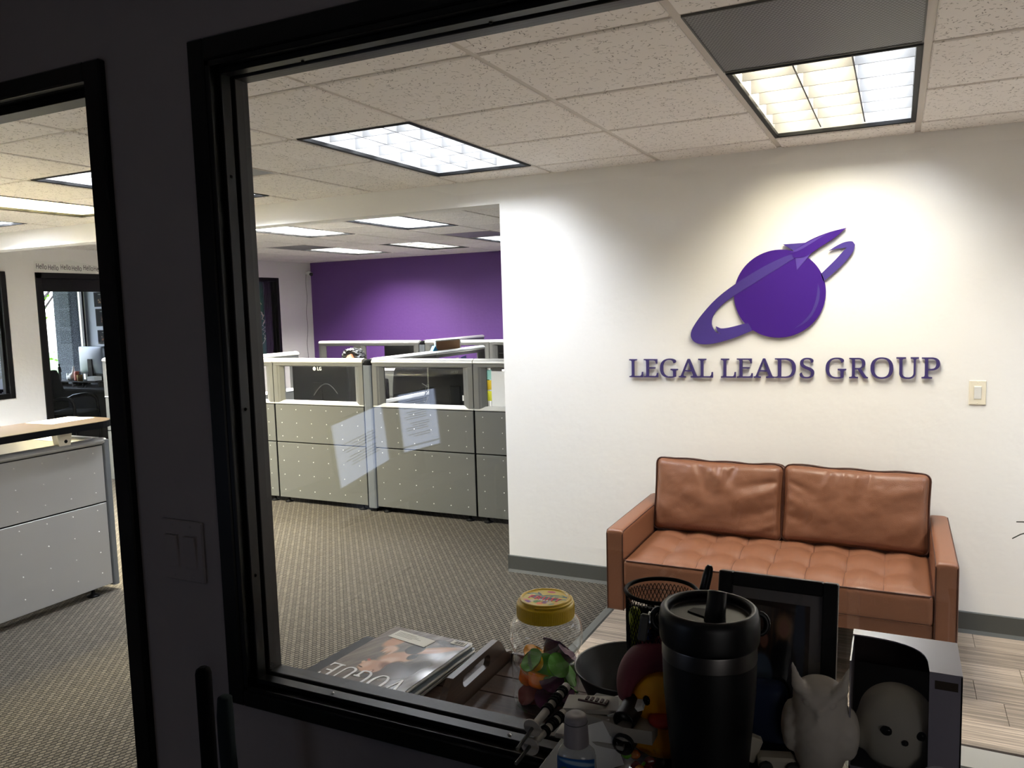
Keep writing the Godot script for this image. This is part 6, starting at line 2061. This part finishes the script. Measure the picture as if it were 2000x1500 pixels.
func toy_box() -> void:
	var o := thing("toy_box", "grey display box with a curved window, round white toy bird inside", "toy box", Vector3(0.013, SY, -0.931), 0.0)
	var hx := 0.0530
	var hy := 0.1365
	var hz := 0.0435
	var card := mt("box_card", Color(0.60, 0.58, 0.62), 0.35)
	card.clearcoat_enabled = true
	card.clearcoat = 0.5
	card.clearcoat_roughness = 0.25
	var th := 0.0015
	obj("left_side", cbox(-hx, 0, -hz, -hx + th, hy, hz), card, o)
	obj("right_side", cbox(hx - th, 0, -hz, hx, hy, hz), card, o)
	obj("back_side", cbox(-hx + th, 0, -hz, hx - th, hy, -hz + th), mt("box_inside", Color(0.16, 0.10, 0.10), 0.7), o)
	obj("bottom", cbox(-hx + th, 0, -hz + th, hx - th, th, hz), card, o)
	# top panel with the curved cut-out, x-z outline
	var tp := PackedVector2Array([Vector2(-hx, -hz), Vector2(hx, -hz), Vector2(hx, hz), Vector2(hx - 0.030, hz)])
	for k in range(1, 10):
		var a := PI / 2 * k / 9.0
		tp.append(Vector2(-hx + (2 * hx - 0.030) * pow(cos(a), 0.75), hz - (hz * 2 - 0.016) * pow(sin(a), 0.55)))
	for k in tp.size():
		tp[k].y = -tp[k].y
	var tg := Geo.new()
	tg.prism(tp, th, Transform3D(Basis(Vector3.RIGHT, Vector3.FORWARD, Vector3.UP), Vector3(0, hy, 0)))
	obj("top", tg, card, o)
	# front: a strip down the right and a band at the foot, with a printed chick
	var fp := pv([hx - 0.030, hy, hx, hy, hx, 0.0, -hx, 0.0, -hx, 0.018, hx - 0.038, 0.018, hx - 0.030, 0.034])
	var fg := Geo.new()
	fg.prism(fp, th, Transform3D(Basis(), Vector3(0, 0, hz - th)))
	obj("front", fg, card, o)
	obj("crest_mark", cbox(hx - 0.025, hy - 0.016, hz, hx - 0.004, hy - 0.007, hz + 0.0004), mt("crest_brown", Color(0.22, 0.16, 0.10), 0.5), o)
	var win := Geo.new()
	win.poly([Vector3(-hx, 0.018, hz - 0.001), Vector3(hx - 0.03, 0.018, hz - 0.001), Vector3(hx - 0.03, hy, hz - 0.001), Vector3(-hx, hy, hz - 0.001)])
	obj("clear_window", win, m.clear_plastic, o)
	var ch := Geo.new()
	var oc := PackedVector2Array()
	for k in 28:
		var a := k * TAU / 28
		oc.append(Vector2(0.034 + cos(a) * 0.021 * (1.1 if sin(a) < 0 else 1.0), 0.014 + sin(a) * 0.024 + (0.0 if sin(a) > -0.5 else 0.006)))
	for k in oc.size():
		oc[k] = Vector2(minf(oc[k].x, hx - 0.001), maxf(oc[k].y, 0.001))
	ch.prism(oc, 0.0006, Transform3D(Basis(), Vector3(0, 0, hz)))
	var pr := obj("printed_chick", ch, mt("print_pale", Color(0.72, 0.70, 0.72), 0.5), o)
	for e in [[0.027, 0.021, 0.0030], [0.049, 0.018, 0.0030], [0.037, 0.015, 0.0018]]:
		var eg := Geo.new()
		eg.lathe([Vector2(0.0, 0.0), Vector2(e[2], 0.0), Vector2(e[2], 0.0003), Vector2(0.0, 0.0003)], 14, Transform3D(Basis(Vector3.RIGHT, PI / 2), Vector3(e[0], e[1], hz + 0.0007)))
		obj("printed_dot", eg, m.black, pr)
	# the round bird inside: a thing of its own
	var b := thing("toy_bird", "round white toy bird with black eyes inside the display box", "toy bird", Vector3(0.006, SY + 0.002, -0.925), 0.02)
	var wm := mt("toy_white", Color(0.70, 0.68, 0.62), 0.6)
	var g := Geo.new()
	g.sdf(Vector3(-0.05, -0.004, -0.04), Vector3(0.05, 0.11, 0.04), 0.003, func(p):
		var a := ball(p, Vector3(0, 0.064, 0.002), Vector3(0.038, 0.036, 0.030))
		a = smin(a, ball(p, Vector3(0, 0.034, 0), Vector3(0.034, 0.034, 0.028)), 0.015)
		for s in [-1.0, 1.0]:
			a = smin(a, ball(p, Vector3(s * 0.036, 0.040, 0.0), Vector3(0.008, 0.020, 0.014)), 0.005)
		return maxf(a, -p.y))
	obj("body", g, wm, b)
	for e in [[-0.010, 0.060, 0.0064], [0.023, 0.058, 0.0060], [0.008, 0.050, 0.0040]]:
		var eg := Geo.new()
		eg.sdf(Vector3(-0.008, -0.008, -0.005), Vector3(0.008, 0.008, 0.005), 0.0018, func(p): return ball(p, Vector3.ZERO, Vector3(e[2], e[2] * 0.9, 0.003)))
		obj("beak" if e[1] < 0.055 else "eye", eg, m.black_gloss, b, Vector3(e[0], e[1], 0.0022 + 0.030 * sqrt(1.0 - pow(e[0] / 0.038, 2.0))))

func sanitizer(at: Vector3) -> void:
	var o := thing("sanitizer_bottle", "small clear bottle with a grey flip cap and a blue and green label", "bottle", at, 0.2)
	var b := Geo.new()
	b.grid(40, 12, func(u, v):
		var pr := [0.0, 0.021, 0.0215, 0.0215, 0.0215, 0.0215, 0.0215, 0.021, 0.0195, 0.016, 0.0125, 0.0115, 0.0115]
		var ys := [0.0, 0.0, 0.003, 0.010, 0.018, 0.026, 0.034, 0.042, 0.048, 0.052, 0.0545, 0.055, 0.057]
		var k := int(round(v * 12))
		return Vector3(cos(u * TAU) * pr[k], ys[k], -sin(u * TAU) * pr[k] * 0.72), true)
	var bm := mt("frosted_plastic", Color(0.80, 0.82, 0.83, 0.45), 0.12)
	bm.transparency = BaseMaterial3D.TRANSPARENCY_ALPHA
	obj("body", b, bm, o)
	var l := Geo.new()
	l.grid(24, 3, func(u, v):
		var a: float = PI * (0.12 + 0.76 * u)
		return Vector3(-cos(a) * 0.0218, 0.006 + 0.037 * v + 0.003 * sin(u * PI) * v, sin(a) * 0.0218 * 0.72))
	var im := Image.create(64, 64, false, Image.FORMAT_RGB8)
	im.fill(Color(0.12, 0.36, 0.62))
	for k in 5:
		blob(im, 0.25 + 0.08 * k, 0.35 + 0.07 * k, 0.16, 0.10, -0.5, Color(0.45, 0.55, 0.16), 0.5)
	blob(im, 0.6, 0.12, 0.6, 0.08, 0.1, Color(0.6, 0.72, 0.8), 0.5)
	var lm := mt("bottle_label", Color(1, 1, 1), 0.35)
	lm.albedo_texture = ImageTexture.create_from_image(im)
	for k in l.t.size():
		l.t[k].y = 1.0 - l.t[k].y
	obj("label", l, lm, o)
	var c := Geo.new()
	c.lathe([Vector2(0.0135, 0.055), Vector2(0.0138, 0.056), Vector2(0.0122, 0.083), Vector2(0.0115, 0.0865), Vector2(0.009, 0.0885), Vector2(0.0035, 0.0875), Vector2(0.0, 0.0873)], 36)
	obj("flip_cap", c, mt("cap_grey", Color(0.58, 0.56, 0.57), 0.5), o)
	var cn := Geo.new()
	var pts := []
	for k in 33:
		pts.append(Vector3(cos(k * TAU / 32) * 0.0124, 0.080, sin(k * TAU / 32) * 0.0124))
	cn.tube(pts, 0.0004, 5, false)
	obj("cap_seam", cn, m.base_grey, o)

func toy_craft() -> void:
	# a plain toy flying craft: blunt grey hull, two long barrels, two dark round motors
	var o := thing("toy_spacecraft", "grey and white toy spacecraft with two long barrels pointing left over the sill", "toy spacecraft", Vector3.ZERO)
	var gm := mt("toy_grey", Color(0.66, 0.64, 0.60), 0.55)
	var h := Geo.new()
	h.prism(pv([-0.345, 0.0, -0.318, -0.022, -0.268, -0.034, -0.236, -0.030, -0.236, 0.020, -0.290, 0.016, -0.340, 0.012]), 0.016, Transform3D(Basis(Vector3.RIGHT, Vector3.FORWARD, Vector3.UP), Vector3(0, 1.128, -0.838)))
	obj("hull", h, gm, o)
	var w := Geo.new()
	w.box(Transform3D(Basis.from_euler(Vector3(0.1, 0.12, 0.10)), Vector3(-0.312, 1.148, -0.832)), Vector3(0.070, 0.006, 0.030), 0.001)
	obj("wing", w, gm, o)
	var w2 := Geo.new()
	w2.box(Transform3D(Basis.from_euler(Vector3(-0.1, 0.12, -0.05)), Vector3(-0.310, 1.118, -0.815)), Vector3(0.080, 0.005, 0.030), 0.001)
	obj("wing", w2, gm, o)
	var tail := Geo.new()
	tail.box(Transform3D(Basis.from_euler(Vector3(0.2, 0.1, 0.45)), Vector3(-0.272, 1.156, -0.836)), Vector3(0.046, 0.006, 0.034), 0.001)
	obj("canopy", tail, m.paper, o)
	var gr := Geo.new()
	for k in 5:
		gr.bx(-0.322 + k * 0.006, 1.1535, -0.836, -0.319 + k * 0.006, 1.1555, -0.828)
	gr.bx(-0.330, 1.1525, -0.8275, -0.296, 1.1545, -0.8255)
	obj("vent_slots", gr, mt("toy_maroon", Color(0.22, 0.10, 0.10), 0.6), o)
	for e in [[Vector3(-0.345, 1.166, -0.828), Vector3(-0.350, 1.158, -0.742), Vector3(-0.352, 1.152, -0.706)], [Vector3(-0.338, 1.148, -0.800), Vector3(-0.348, 1.144, -0.730), Vector3(-0.349, 1.142, -0.696)]]:
		var a: Vector3 = e[0]
		var c: Vector3 = e[1]
		var bg := Geo.new()
		bg.tube([a, c], [0.0052, 0.0042], 14)
		var bo := obj("barrel", bg, gm, o)
		for k in [0.12, 0.18, 0.30, 0.36, 0.42, 0.56, 0.61]:
			var rg := Geo.new()
			rg.tube([a.lerp(c, k - 0.018), a.lerp(c, k + 0.018)], 0.0066, 14)
			obj("ring", rg, m.black_soft, bo)
		var dg := Geo.new()
		dg.tube([c, c.lerp(e[2], 0.05)], 0.0105, 20)
		obj("muzzle_disc", dg, gm, bo)
		var tg := Geo.new()
		tg.tube([c, e[2]], 0.0020, 8)
		obj("muzzle_rod", tg, m.base_grey, bo)
	for e in [Vector3(-0.268, 1.150, -0.806), Vector3(-0.268, 1.124, -0.802)]:
		var mg := Geo.new()
		var d := Vector3(-0.06, -0.12, 1.0).normalized()
		mg.tube([e - d * 0.035, e, e + d * 0.0005], [0.0125, 0.0125, 0.011], 24, false)
		mg.tube([e + d * 0.0005, e - d * 0.012, e - d * 0.0125], [0.0105, 0.0095, 0.0], 24, false)
		obj("motor", mg, mt("motor_dark", Color(0.05, 0.055, 0.06), 0.4), o)
	obj("stand", cbox(-0.30, SY, -0.845, -0.288, 1.13, -0.833), gm, o)

# ---------------------------------------------------------------- things behind the cubicle glass
func cubicle_things() -> void:
	# work surfaces
	for e in [[-4.60, -5.56, 1.42, "cubicle desk behind the left front glass, black monitor on it"], [-2.96, -5.56, 1.50, "cubicle desk behind the right front glass, cables hanging over it"], [-6.25, -5.56, 1.50, "cubicle desk behind the far left front panels"]]:
		var d := thing("cubicle_desk", e[3], "desk", Vector3(e[0], 0, e[1]), 0.0, "cubicle desks")
		obj("top", cbox(-e[2] / 2, 0.715, -0.34, e[2] / 2, 0.745, 0.34, 0.004), m.panel_grey, d)
		for s in [-1.0, 1.0]:
			obj("end_panel", cbox(s * (e[2] / 2 - 0.02) - 0.01, 0.0, -0.32, s * (e[2] / 2 - 0.02) + 0.01, 0.715, 0.32), m.base_grey, d)
	monitor("black monitor marked LG behind the left front cubicle glass, in front of the person", Vector3(-4.565, 0.745, -5.48), 0.0, 0.60, 0.345, 0.075, m.black, "LG", "black monitors in the front cubicles")
	monitor("smaller black monitor right of the one marked LG, hiding the seated person's shoulders", Vector3(-4.075, 0.745, -5.47), -0.06, 0.33, 0.34, 0.08, m.black, "", "black monitors in the front cubicles")
	monitor("black monitor marked acer behind the right front cubicle glass beside the coloured notes", Vector3(-3.15, 0.745, -5.42), 0.18, 0.46, 0.33, 0.085, m.black, "acer", "black monitors in the front cubicles")
	monitor("black monitor seen through the rear row of glass beside the purple wall", Vector3(-5.9, 0.745, -8.8), 0.2, 0.55, 0.36, 0.09, m.black, "", "")
	var rd := thing("cubicle_desk", "cubicle desk behind the rear row of glass", "desk", Vector3(-5.9, 0, -8.85), 0.0, "cubicle desks")
	obj("top", cbox(-0.55, 0.715, -0.34, 0.50, 0.745, 0.34, 0.004), m.panel_grey, rd)
	for s in [-0.5, 0.45]:
		obj("end_panel", cbox(s - 0.01, 0.0, -0.32, s + 0.01, 0.715, 0.32), m.base_grey, rd)
	var rd2 := thing("cubicle_desk", "cubicle desk at the right end of the rear row", "desk", Vector3(-4.6, 0, -8.85), 0.0, "cubicle desks")
	obj("top", cbox(-0.55, 0.715, -0.34, 0.55, 0.745, 0.34, 0.004), m.panel_grey, rd2)
	for s in [-0.5, 0.5]:
		obj("end_panel", cbox(s - 0.01, 0.0, -0.32, s + 0.01, 0.715, 0.32), m.base_grey, rd2)
	monitor("black monitor at the right end of the rear row near the white wall corner", Vector3(-4.36, 0.745, -8.7), -0.2, 0.55, 0.36, 0.12, m.black, "", "")
	# white sticker on the acer monitor
	tag(obj("sticker", cbox(-0.035, -0.022, 0, 0.035, 0.022, 0.0006), m.paper, self, Vector3(-3.045, 0.915, -5.394), Vector3(0, 0.18, 0)), "white specification sticker low on the back of the monitor marked acer", "sticker")
	# office chair behind the right glass
	var c := thing("office_chair", "black office chair behind the right front cubicle glass", "chair", Vector3(-4.17, 0, -6.34), 0.4)
	var b := Geo.new()
	b.soft_box(Vector3i(14, 16, 6), func(p):
		var q := soft(p, Vector3(0.235, 0.27, 0.035), 0.03)
		q.x *= 1.0 - 0.12 * p.y * p.y
		q.z += 0.03 * p.x * p.x - 0.02 * p.y
		return q + Vector3(0, 0.80, -0.23))
	obj("backrest", b, m.black_soft, c)
	var s := Geo.new()
	s.soft_box(Vector3i(12, 4, 12), func(p): return soft(p, Vector3(0.25, 0.045, 0.24), 0.035) + Vector3(0, 0.48, 0.02))
	obj("seat", s, m.black_soft, c)
	for q in [-1.0, 1.0]:
		var a := Geo.new()
		a.tube([Vector3(q * 0.24, 0.46, 0.0), Vector3(q * 0.30, 0.5, 0.0), Vector3(q * 0.30, 0.68, 0.0), Vector3(q * 0.30, 0.69, 0.14)], 0.018, 8)
		obj("arm", a, m.black, c)
	var st := Geo.new()
	st.tube([Vector3(0, 0.08, 0), Vector3(0, 0.44, 0)], 0.028, 12)
	obj("column", st, m.black, c)
	for k in 5:
		var a := k * TAU / 5
		var lg := Geo.new()
		lg.tube([Vector3(0, 0.10, 0), Vector3(cos(a) * 0.25, 0.07, sin(a) * 0.25)], [0.026, 0.016], 8)
		obj("leg", lg, m.black, c)
		var wg := Geo.new()
		wg.tube([Vector3(cos(a) * 0.25 - 0.012, 0.028, sin(a) * 0.25), Vector3(cos(a) * 0.25 + 0.012, 0.028, sin(a) * 0.25)], 0.028, 12)
		obj("caster", wg, m.black, c)
	# cables hanging beside the acer monitor
	var cg := Geo.new()
	for k in 4:
		var pts := []
		for e in 15:
			var f := e / 14.0
			pts.append(Vector3(-3.47 + 0.10 * sin(f * 3.4 + k * 0.8) + 0.03 * k, 1.02 - f * 0.27 + 0.10 * sin(f * PI) * (0.3 + 0.3 * k), -5.42 - 0.02 * k))
		cg.tube(pts, 0.004, 6)
	tag(obj("cables", cg, m.base_grey), "loops of grey cables behind the right front cubicle glass", "cable")
	var cg2 := Geo.new()
	var pts3 := []
	for e in 15:
		var f := e / 14.0
		pts3.append(Vector3(-4.60 + 0.26 * f, 0.90 + 0.13 * sin(f * 2.6) - 0.05 * f, -5.425))
	cg2.tube(pts3, 0.004, 6)
	tag(obj("monitor_cable", cg2, m.base_grey), "curved cable on the back of the monitor marked LG", "cable")
	# pale cabinet and partition seen through the right glass
	var ub := thing("storage_box", "white storage unit with a dark shelf seen through the right front cubicle glass", "storage unit", Vector3(-3.60, 0.0, -6.75))
	for x in [-0.12, 0.12]:
		obj("side", cbox(x - 0.008, 0.0, -0.12, x + 0.008, 1.12, 0.12), m.fixture_white, ub)
	obj("back", cbox(-0.112, 0.0, -0.12, 0.112, 1.12, -0.11), m.fixture_white, ub)
	for y in [0.30, 0.62, 0.90, 1.10]:
		obj("shelf", cbox(-0.112, y, -0.11, 0.112, y + 0.016, 0.118), m.fixture_white, ub)
	var rl := Geo.new()
	rl.lathe([Vector2(0.0, 0.0), Vector2(0.06, 0.0), Vector2(0.055, 0.04), Vector2(0.03, 0.07), Vector2(0.0, 0.08)], 14)
	tag(obj("black_hat", rl, m.black_soft, self, Vector3(-3.60, 0.916, -6.72)), "small black rounded object on the white storage shelf behind the glass", "ornament")
	# coloured notes and a white sheet stuck on the corner panel
	var notes := [[-2.778, 1.086, 0.075, 0.074, Color(0.62, 0.86, 0.80), "mint green note, highest of the notes on the corner cubicle glass", 0.0], [-2.776, 1.009, 0.073, 0.073, Color(0.93, 0.80, 0.16), "golden yellow note, middle of the notes on the corner cubicle glass", 0.0], [-2.778, 0.930, 0.072, 0.076, Color(0.90, 0.90, 0.22), "lemon yellow curled note, lowest of the notes on the corner cubicle glass", 0.08]]
	for k in 3:
		var e = notes[k]
		var g := Geo.new()
		g.grid(8, 8, func(u, v): return Vector3(u * e[2], v * e[3], -0.0005 - 0.012 * pow(1.0 - v, 2.0) * (0.3 + u) * (1.0 if k else 0.2)))
		tag(obj("sticky_note", g, mt("note_%d" % k, e[4], 0.8), self, Vector3(e[0], e[1], -5.1745), Vector3(0, 0, -e[6])), e[5], "sticky note", "coloured notes on the cubicle glass")
	tag(obj("white_sheet", cbox(0, 0, 0, 0.215, 0.262, 0.0006), m.paper, self, Vector3(-2.706, 0.888, -5.1755)), "white paper sheet stuck behind the corner cubicle glass right of the notes", "paper")
	# cork board standing on the divider cap
	var cb := thing("cork_board", "small framed cork board clipped on top of the cubicle divider", "cork board", Vector3(-3.802, 1.238, -6.41), PI / 2)
	obj("cork", cbox(-0.215, 0.0, -0.006, 0.215, 0.088, 0.006), mt("cork_brown", Color(0.62, 0.47, 0.33), 0.9), cb)
	for f in [[-0.232, -0.01, -0.215, 0.10], [0.215, -0.01, 0.232, 0.10], [-0.215, 0.086, 0.215, 0.10]]:
		obj("frame", cbox(f[0], f[1], -0.009, f[2], f[3], 0.009, 0.002), m.fixture_white, cb)
	var cl := Geo.new()
	cl.prism(pv([-0.05, 0.0, 0.05, 0.0, 0.0, 0.05]), 0.03, Transform3D(Basis(), Vector3(-0.25, 0.0, -0.015)))
	obj("clip", cl, mt("cyan_plastic", Color(0.15, 0.60, 0.82), 0.5), cb)
	# photo cards pinned on the divider glass
	for k in 4:
		tag(obj("photo_card", cbox(-0.05, 0, 0, 0.05, 0.085, 0.001), [m.paper, mt("sky_card", Color(0.35, 0.60, 0.75), 0.5), m.cream, mt("ink_card", Color(0.15, 0.20, 0.42), 0.5)][k], self, Vector3(-3.7965, 1.05 + 0.008 * k, -6.25 - k * 0.15), Vector3(0, PI / 2, 0.06 * (k - 1))), ["white", "sky blue", "cream", "dark blue"][k] + " card pinned on the divider glass under the cork board", "card", "cards on the divider glass")
	person()
	# plant right of the sofa: only its arching leaf tips reach into view
	var p := thing("potted_plant", "potted plant with thin arching leaves right of the sofa, only two tips in view", "plant", Vector3(0.78, 0, -3.62))
	var pg := Geo.new()
	pg.lathe([Vector2(0.0, 0.0), Vector2(0.09, 0.0), Vector2(0.125, 0.22), Vector2(0.13, 0.225), Vector2(0.122, 0.225), Vector2(0.115, 0.20), Vector2(0.0, 0.20)], 28)
	obj("pot", pg, m.base_grey, p)
	var so := Geo.new()
	so.lathe([Vector2(0.116, 0.201), Vector2(0.06, 0.208), Vector2(0.0, 0.21)], 24)
	obj("soil", so, m.black_soft, p)
	var tips := [Vector3(-0.357, 0.648, 0.02), Vector3(-0.345, 0.717, 0.02), Vector3(0.30, 0.75, 0.1), Vector3(0.34, 0.62, -0.1), Vector3(0.05, 0.86, 0.22), Vector3(-0.05, 0.8, -0.24), Vector3(0.18, 0.8, -0.25), Vector3(-0.1, 0.7, 0.3)]
	var tops := [0.74, 0.735, 0.84, 0.78, 0.9, 0.9, 0.86, 0.82]
	for k in tips.size():
		var e: Vector3 = tips[k]
		var pts := []
		var rr := []
		for q in 15:
			var f := q / 14.0
			var a := Vector3(0, 0.2, 0)
			var mid := Vector3(e.x * 0.45, tops[k] + (tops[k] - e.y) * 0.8, e.z * 0.45)
			pts.append(a.lerp(mid, f).lerp(mid.lerp(e, f), f))
			rr.append(0.004 * (1.0 - 0.75 * absf(f - 0.4)))
		var lg := Geo.new()
		lg.tube(pts, rr, 6)
		obj("leaf", lg, mt("leaf_dark", Color(0.12, 0.15, 0.09), 0.5), p)

# ---------------------------------------------------------------- the person at the cubicle
func person() -> void:
	var at := Vector3(-4.655, 0, -6.10)
	var o := thing("person", "seated person with wavy black hair, only forehead and hair above the cubicle panel", "person", at)
	var chair := thing("office_chair", "black office chair under the seated person behind the left front cubicle glass", "chair", at)
	var sg := Geo.new()
	sg.soft_box(Vector3i(10, 4, 10), func(p): return soft(p, Vector3(0.24, 0.04, 0.23), 0.03) + Vector3(0, 0.41, 0.02))
	obj("seat", sg, m.black_soft, chair)
	var bg := Geo.new()
	bg.soft_box(Vector3i(10, 10, 4), func(p): return soft(p, Vector3(0.22, 0.25, 0.03), 0.025) + Vector3(0, 0.72, -0.22))
	obj("backrest", bg, m.black_soft, chair)
	var cg := Geo.new()
	cg.tube([Vector3(0, 0.06, 0), Vector3(0, 0.38, 0)], 0.028, 12)
	obj("column", cg, m.black, chair)
	for k in 5:
		var a := k * TAU / 5 + 0.3
		var lg := Geo.new()
		lg.tube([Vector3(0, 0.09, 0), Vector3(cos(a) * 0.22, 0.03, sin(a) * 0.22)], [0.026, 0.018], 8)
		obj("leg", lg, m.black, chair)
	# body in one skin: head, neck, torso, arms on the desk, legs under it
	var body := func(p: Vector3) -> float:
		var a := bone(p, Vector3(0, 0.53, -0.02), Vector3(0, 0.86, -0.03), 0.125, 0.13)
		for s in [-1.0, 1.0]:
			a = smin(a, bone(p, Vector3(s * 0.06, 0.90, -0.03), Vector3(s * 0.165, 0.91, -0.02), 0.06, 0.052), 0.06)
			a = smin(a, bone(p, Vector3(s * 0.175, 0.90, -0.01), Vector3(s * 0.22, 0.70, 0.10), 0.047, 0.038), 0.03)
			a = smin(a, bone(p, Vector3(s * 0.22, 0.70, 0.10), Vector3(s * 0.11, 0.775, 0.32), 0.036, 0.026), 0.02)
			a = smin(a, bone(p, Vector3(s * 0.085, 0.52, 0.02), Vector3(s * 0.11, 0.53, 0.42), 0.082, 0.058), 0.04)
			a = smin(a, bone(p, Vector3(s * 0.11, 0.52, 0.42), Vector3(s * 0.11, 0.09, 0.40), 0.055, 0.038), 0.03)
			a = smin(a, bone(p, Vector3(s * 0.11, 0.045, 0.38), Vector3(s * 0.12, 0.035, 0.54), 0.042, 0.034), 0.03)
		a = smin(a, bone(p, Vector3(0, 0.93, -0.02), Vector3(0, 1.06, 0.0), 0.055, 0.052), 0.03)
		return a
	var cl := Geo.new()
	cl.sdf(Vector3(-0.32, -0.02, -0.20), Vector3(0.32, 1.02, 0.62), 0.022, func(p): return maxf(body.call(p) - 0.006, p.y - 1.0))
	obj("clothing", cl, mt("dark_shirt", Color(0.10, 0.10, 0.12), 0.85), o)
	var h := Geo.new()
	h.sdf(Vector3(-0.11, 0.94, -0.12), Vector3(0.11, 1.28, 0.14), 0.0065, func(p):
		var a := ball(p, Vector3(0, 1.165, 0.0), Vector3(0.074, 0.098, 0.092))
		a = smin(a, ball(p, Vector3(0, 1.105, 0.035), Vector3(0.052, 0.055, 0.052)), 0.04)
		a = smin(a, bone(p, Vector3(0, 0.95, -0.02), Vector3(0, 1.09, -0.005), 0.056, 0.05), 0.02)
		a = smin(a, bone(p, Vector3(0, 1.160, 0.090), Vector3(0, 1.125, 0.106), 0.009, 0.013), 0.012)
		for s in [-1.0, 1.0]:
			a = smin(a, ball(p, Vector3(s * 0.076, 1.14, -0.005), Vector3(0.010, 0.030, 0.018)), 0.008)
			a = smin(a, bone(p, Vector3(s * 0.015, 1.180, 0.088), Vector3(s * 0.045, 1.178, 0.078), 0.007, 0.006), 0.012)
			a = maxf(a, -ball(p, Vector3(s * 0.031, 1.160, 0.098), Vector3(0.015, 0.009, 0.012)))
		a = smin(a, bone(p, Vector3(-0.02, 1.090, 0.084), Vector3(0.02, 1.090, 0.084), 0.007, 0.007), 0.008)
		return a)
	var head := obj("head", h, m.skin, o)
	for s in [-1.0, 1.0]:
		var eg := Geo.new()
		eg.sdf(Vector3.ONE * -0.014, Vector3.ONE * 0.014, 0.004, func(p): return ball(p, Vector3.ZERO, Vector3(0.011, 0.011, 0.011)))
		obj("eye", eg, m.paper, head, Vector3(s * 0.031, 1.160, 0.077))
	# hands: palm, four fingers and a thumb each
	for s in [-1.0, 1.0]:
		var hg := Geo.new()
		var wp := Vector3(s * 0.11, 0.775, 0.32)
		hg.sdf(wp + Vector3(-0.07, -0.045, -0.05), wp + Vector3(0.07, 0.045, 0.17), 0.0055, func(p):
			var q: Vector3 = p - wp
			q.x *= s
			var a := bone(q, Vector3(0, 0, -0.03), Vector3(0, 0, 0.02), 0.024, 0.022)
			a = smin(a, ball(q, Vector3(-0.002, 0, 0.045), Vector3(0.036, 0.014, 0.042)), 0.015)
			for k in 4:
				var x := -0.028 + k * 0.019
				var ln: float = [0.045, 0.055, 0.052, 0.040][k]
				a = smin(a, bone(q, Vector3(x, 0.004, 0.078), Vector3(x * 1.15, 0.004, 0.078 + ln * 0.55), 0.0085, 0.008), 0.004)
				a = smin(a, bone(q, Vector3(x * 1.15, 0.004, 0.078 + ln * 0.55), Vector3(x * 1.2, -0.012, 0.078 + ln), 0.008, 0.007), 0.003)
			a = smin(a, bone(q, Vector3(-0.028, -0.002, 0.025), Vector3(-0.052, -0.008, 0.060), 0.011, 0.009), 0.006)
			return smin(a, bone(q, Vector3(-0.052, -0.008, 0.060), Vector3(-0.050, -0.013, 0.085), 0.009, 0.0075), 0.003))
		obj("hand", hg, m.skin, o)
	# wavy dark hair, parted, falling round the forehead
	var wv := FastNoiseLite.new()
	wv.seed = 12
	wv.frequency = 26.0
	var hr := Geo.new()
	hr.sdf(Vector3(-0.14, 1.02, -0.15), Vector3(0.14, 1.31, 0.14), 0.007, func(p):
		var a := ball(p, Vector3(0, 1.175, -0.012), Vector3(0.096, 0.100, 0.102))
		for k in 9:
			var t := PI * (0.02 + 0.96 * k / 8.0)
			a = smin(a, ball(p, Vector3(cos(t) * 0.078, 1.185 + sin(t) * 0.065, 0.045), Vector3(0.028, 0.026, 0.034)), 0.012)
		a = smin(a, bone(p, Vector3(-0.088, 1.19, 0.03), Vector3(-0.098, 1.06, 0.02), 0.026, 0.016), 0.02)
		a = smin(a, bone(p, Vector3(0.088, 1.19, 0.03), Vector3(0.096, 1.06, 0.02), 0.026, 0.016), 0.02)
		a += 0.020 * wv.get_noise_3d(p.x * 1.0, p.y * 1.6, p.z)
		# open over the face
		a = maxf(a, -ball(p, Vector3(0.006, 1.135, 0.135), Vector3(0.066, 0.092, 0.125)))
		return a)
	obj("hair", hr, m.hair, o)
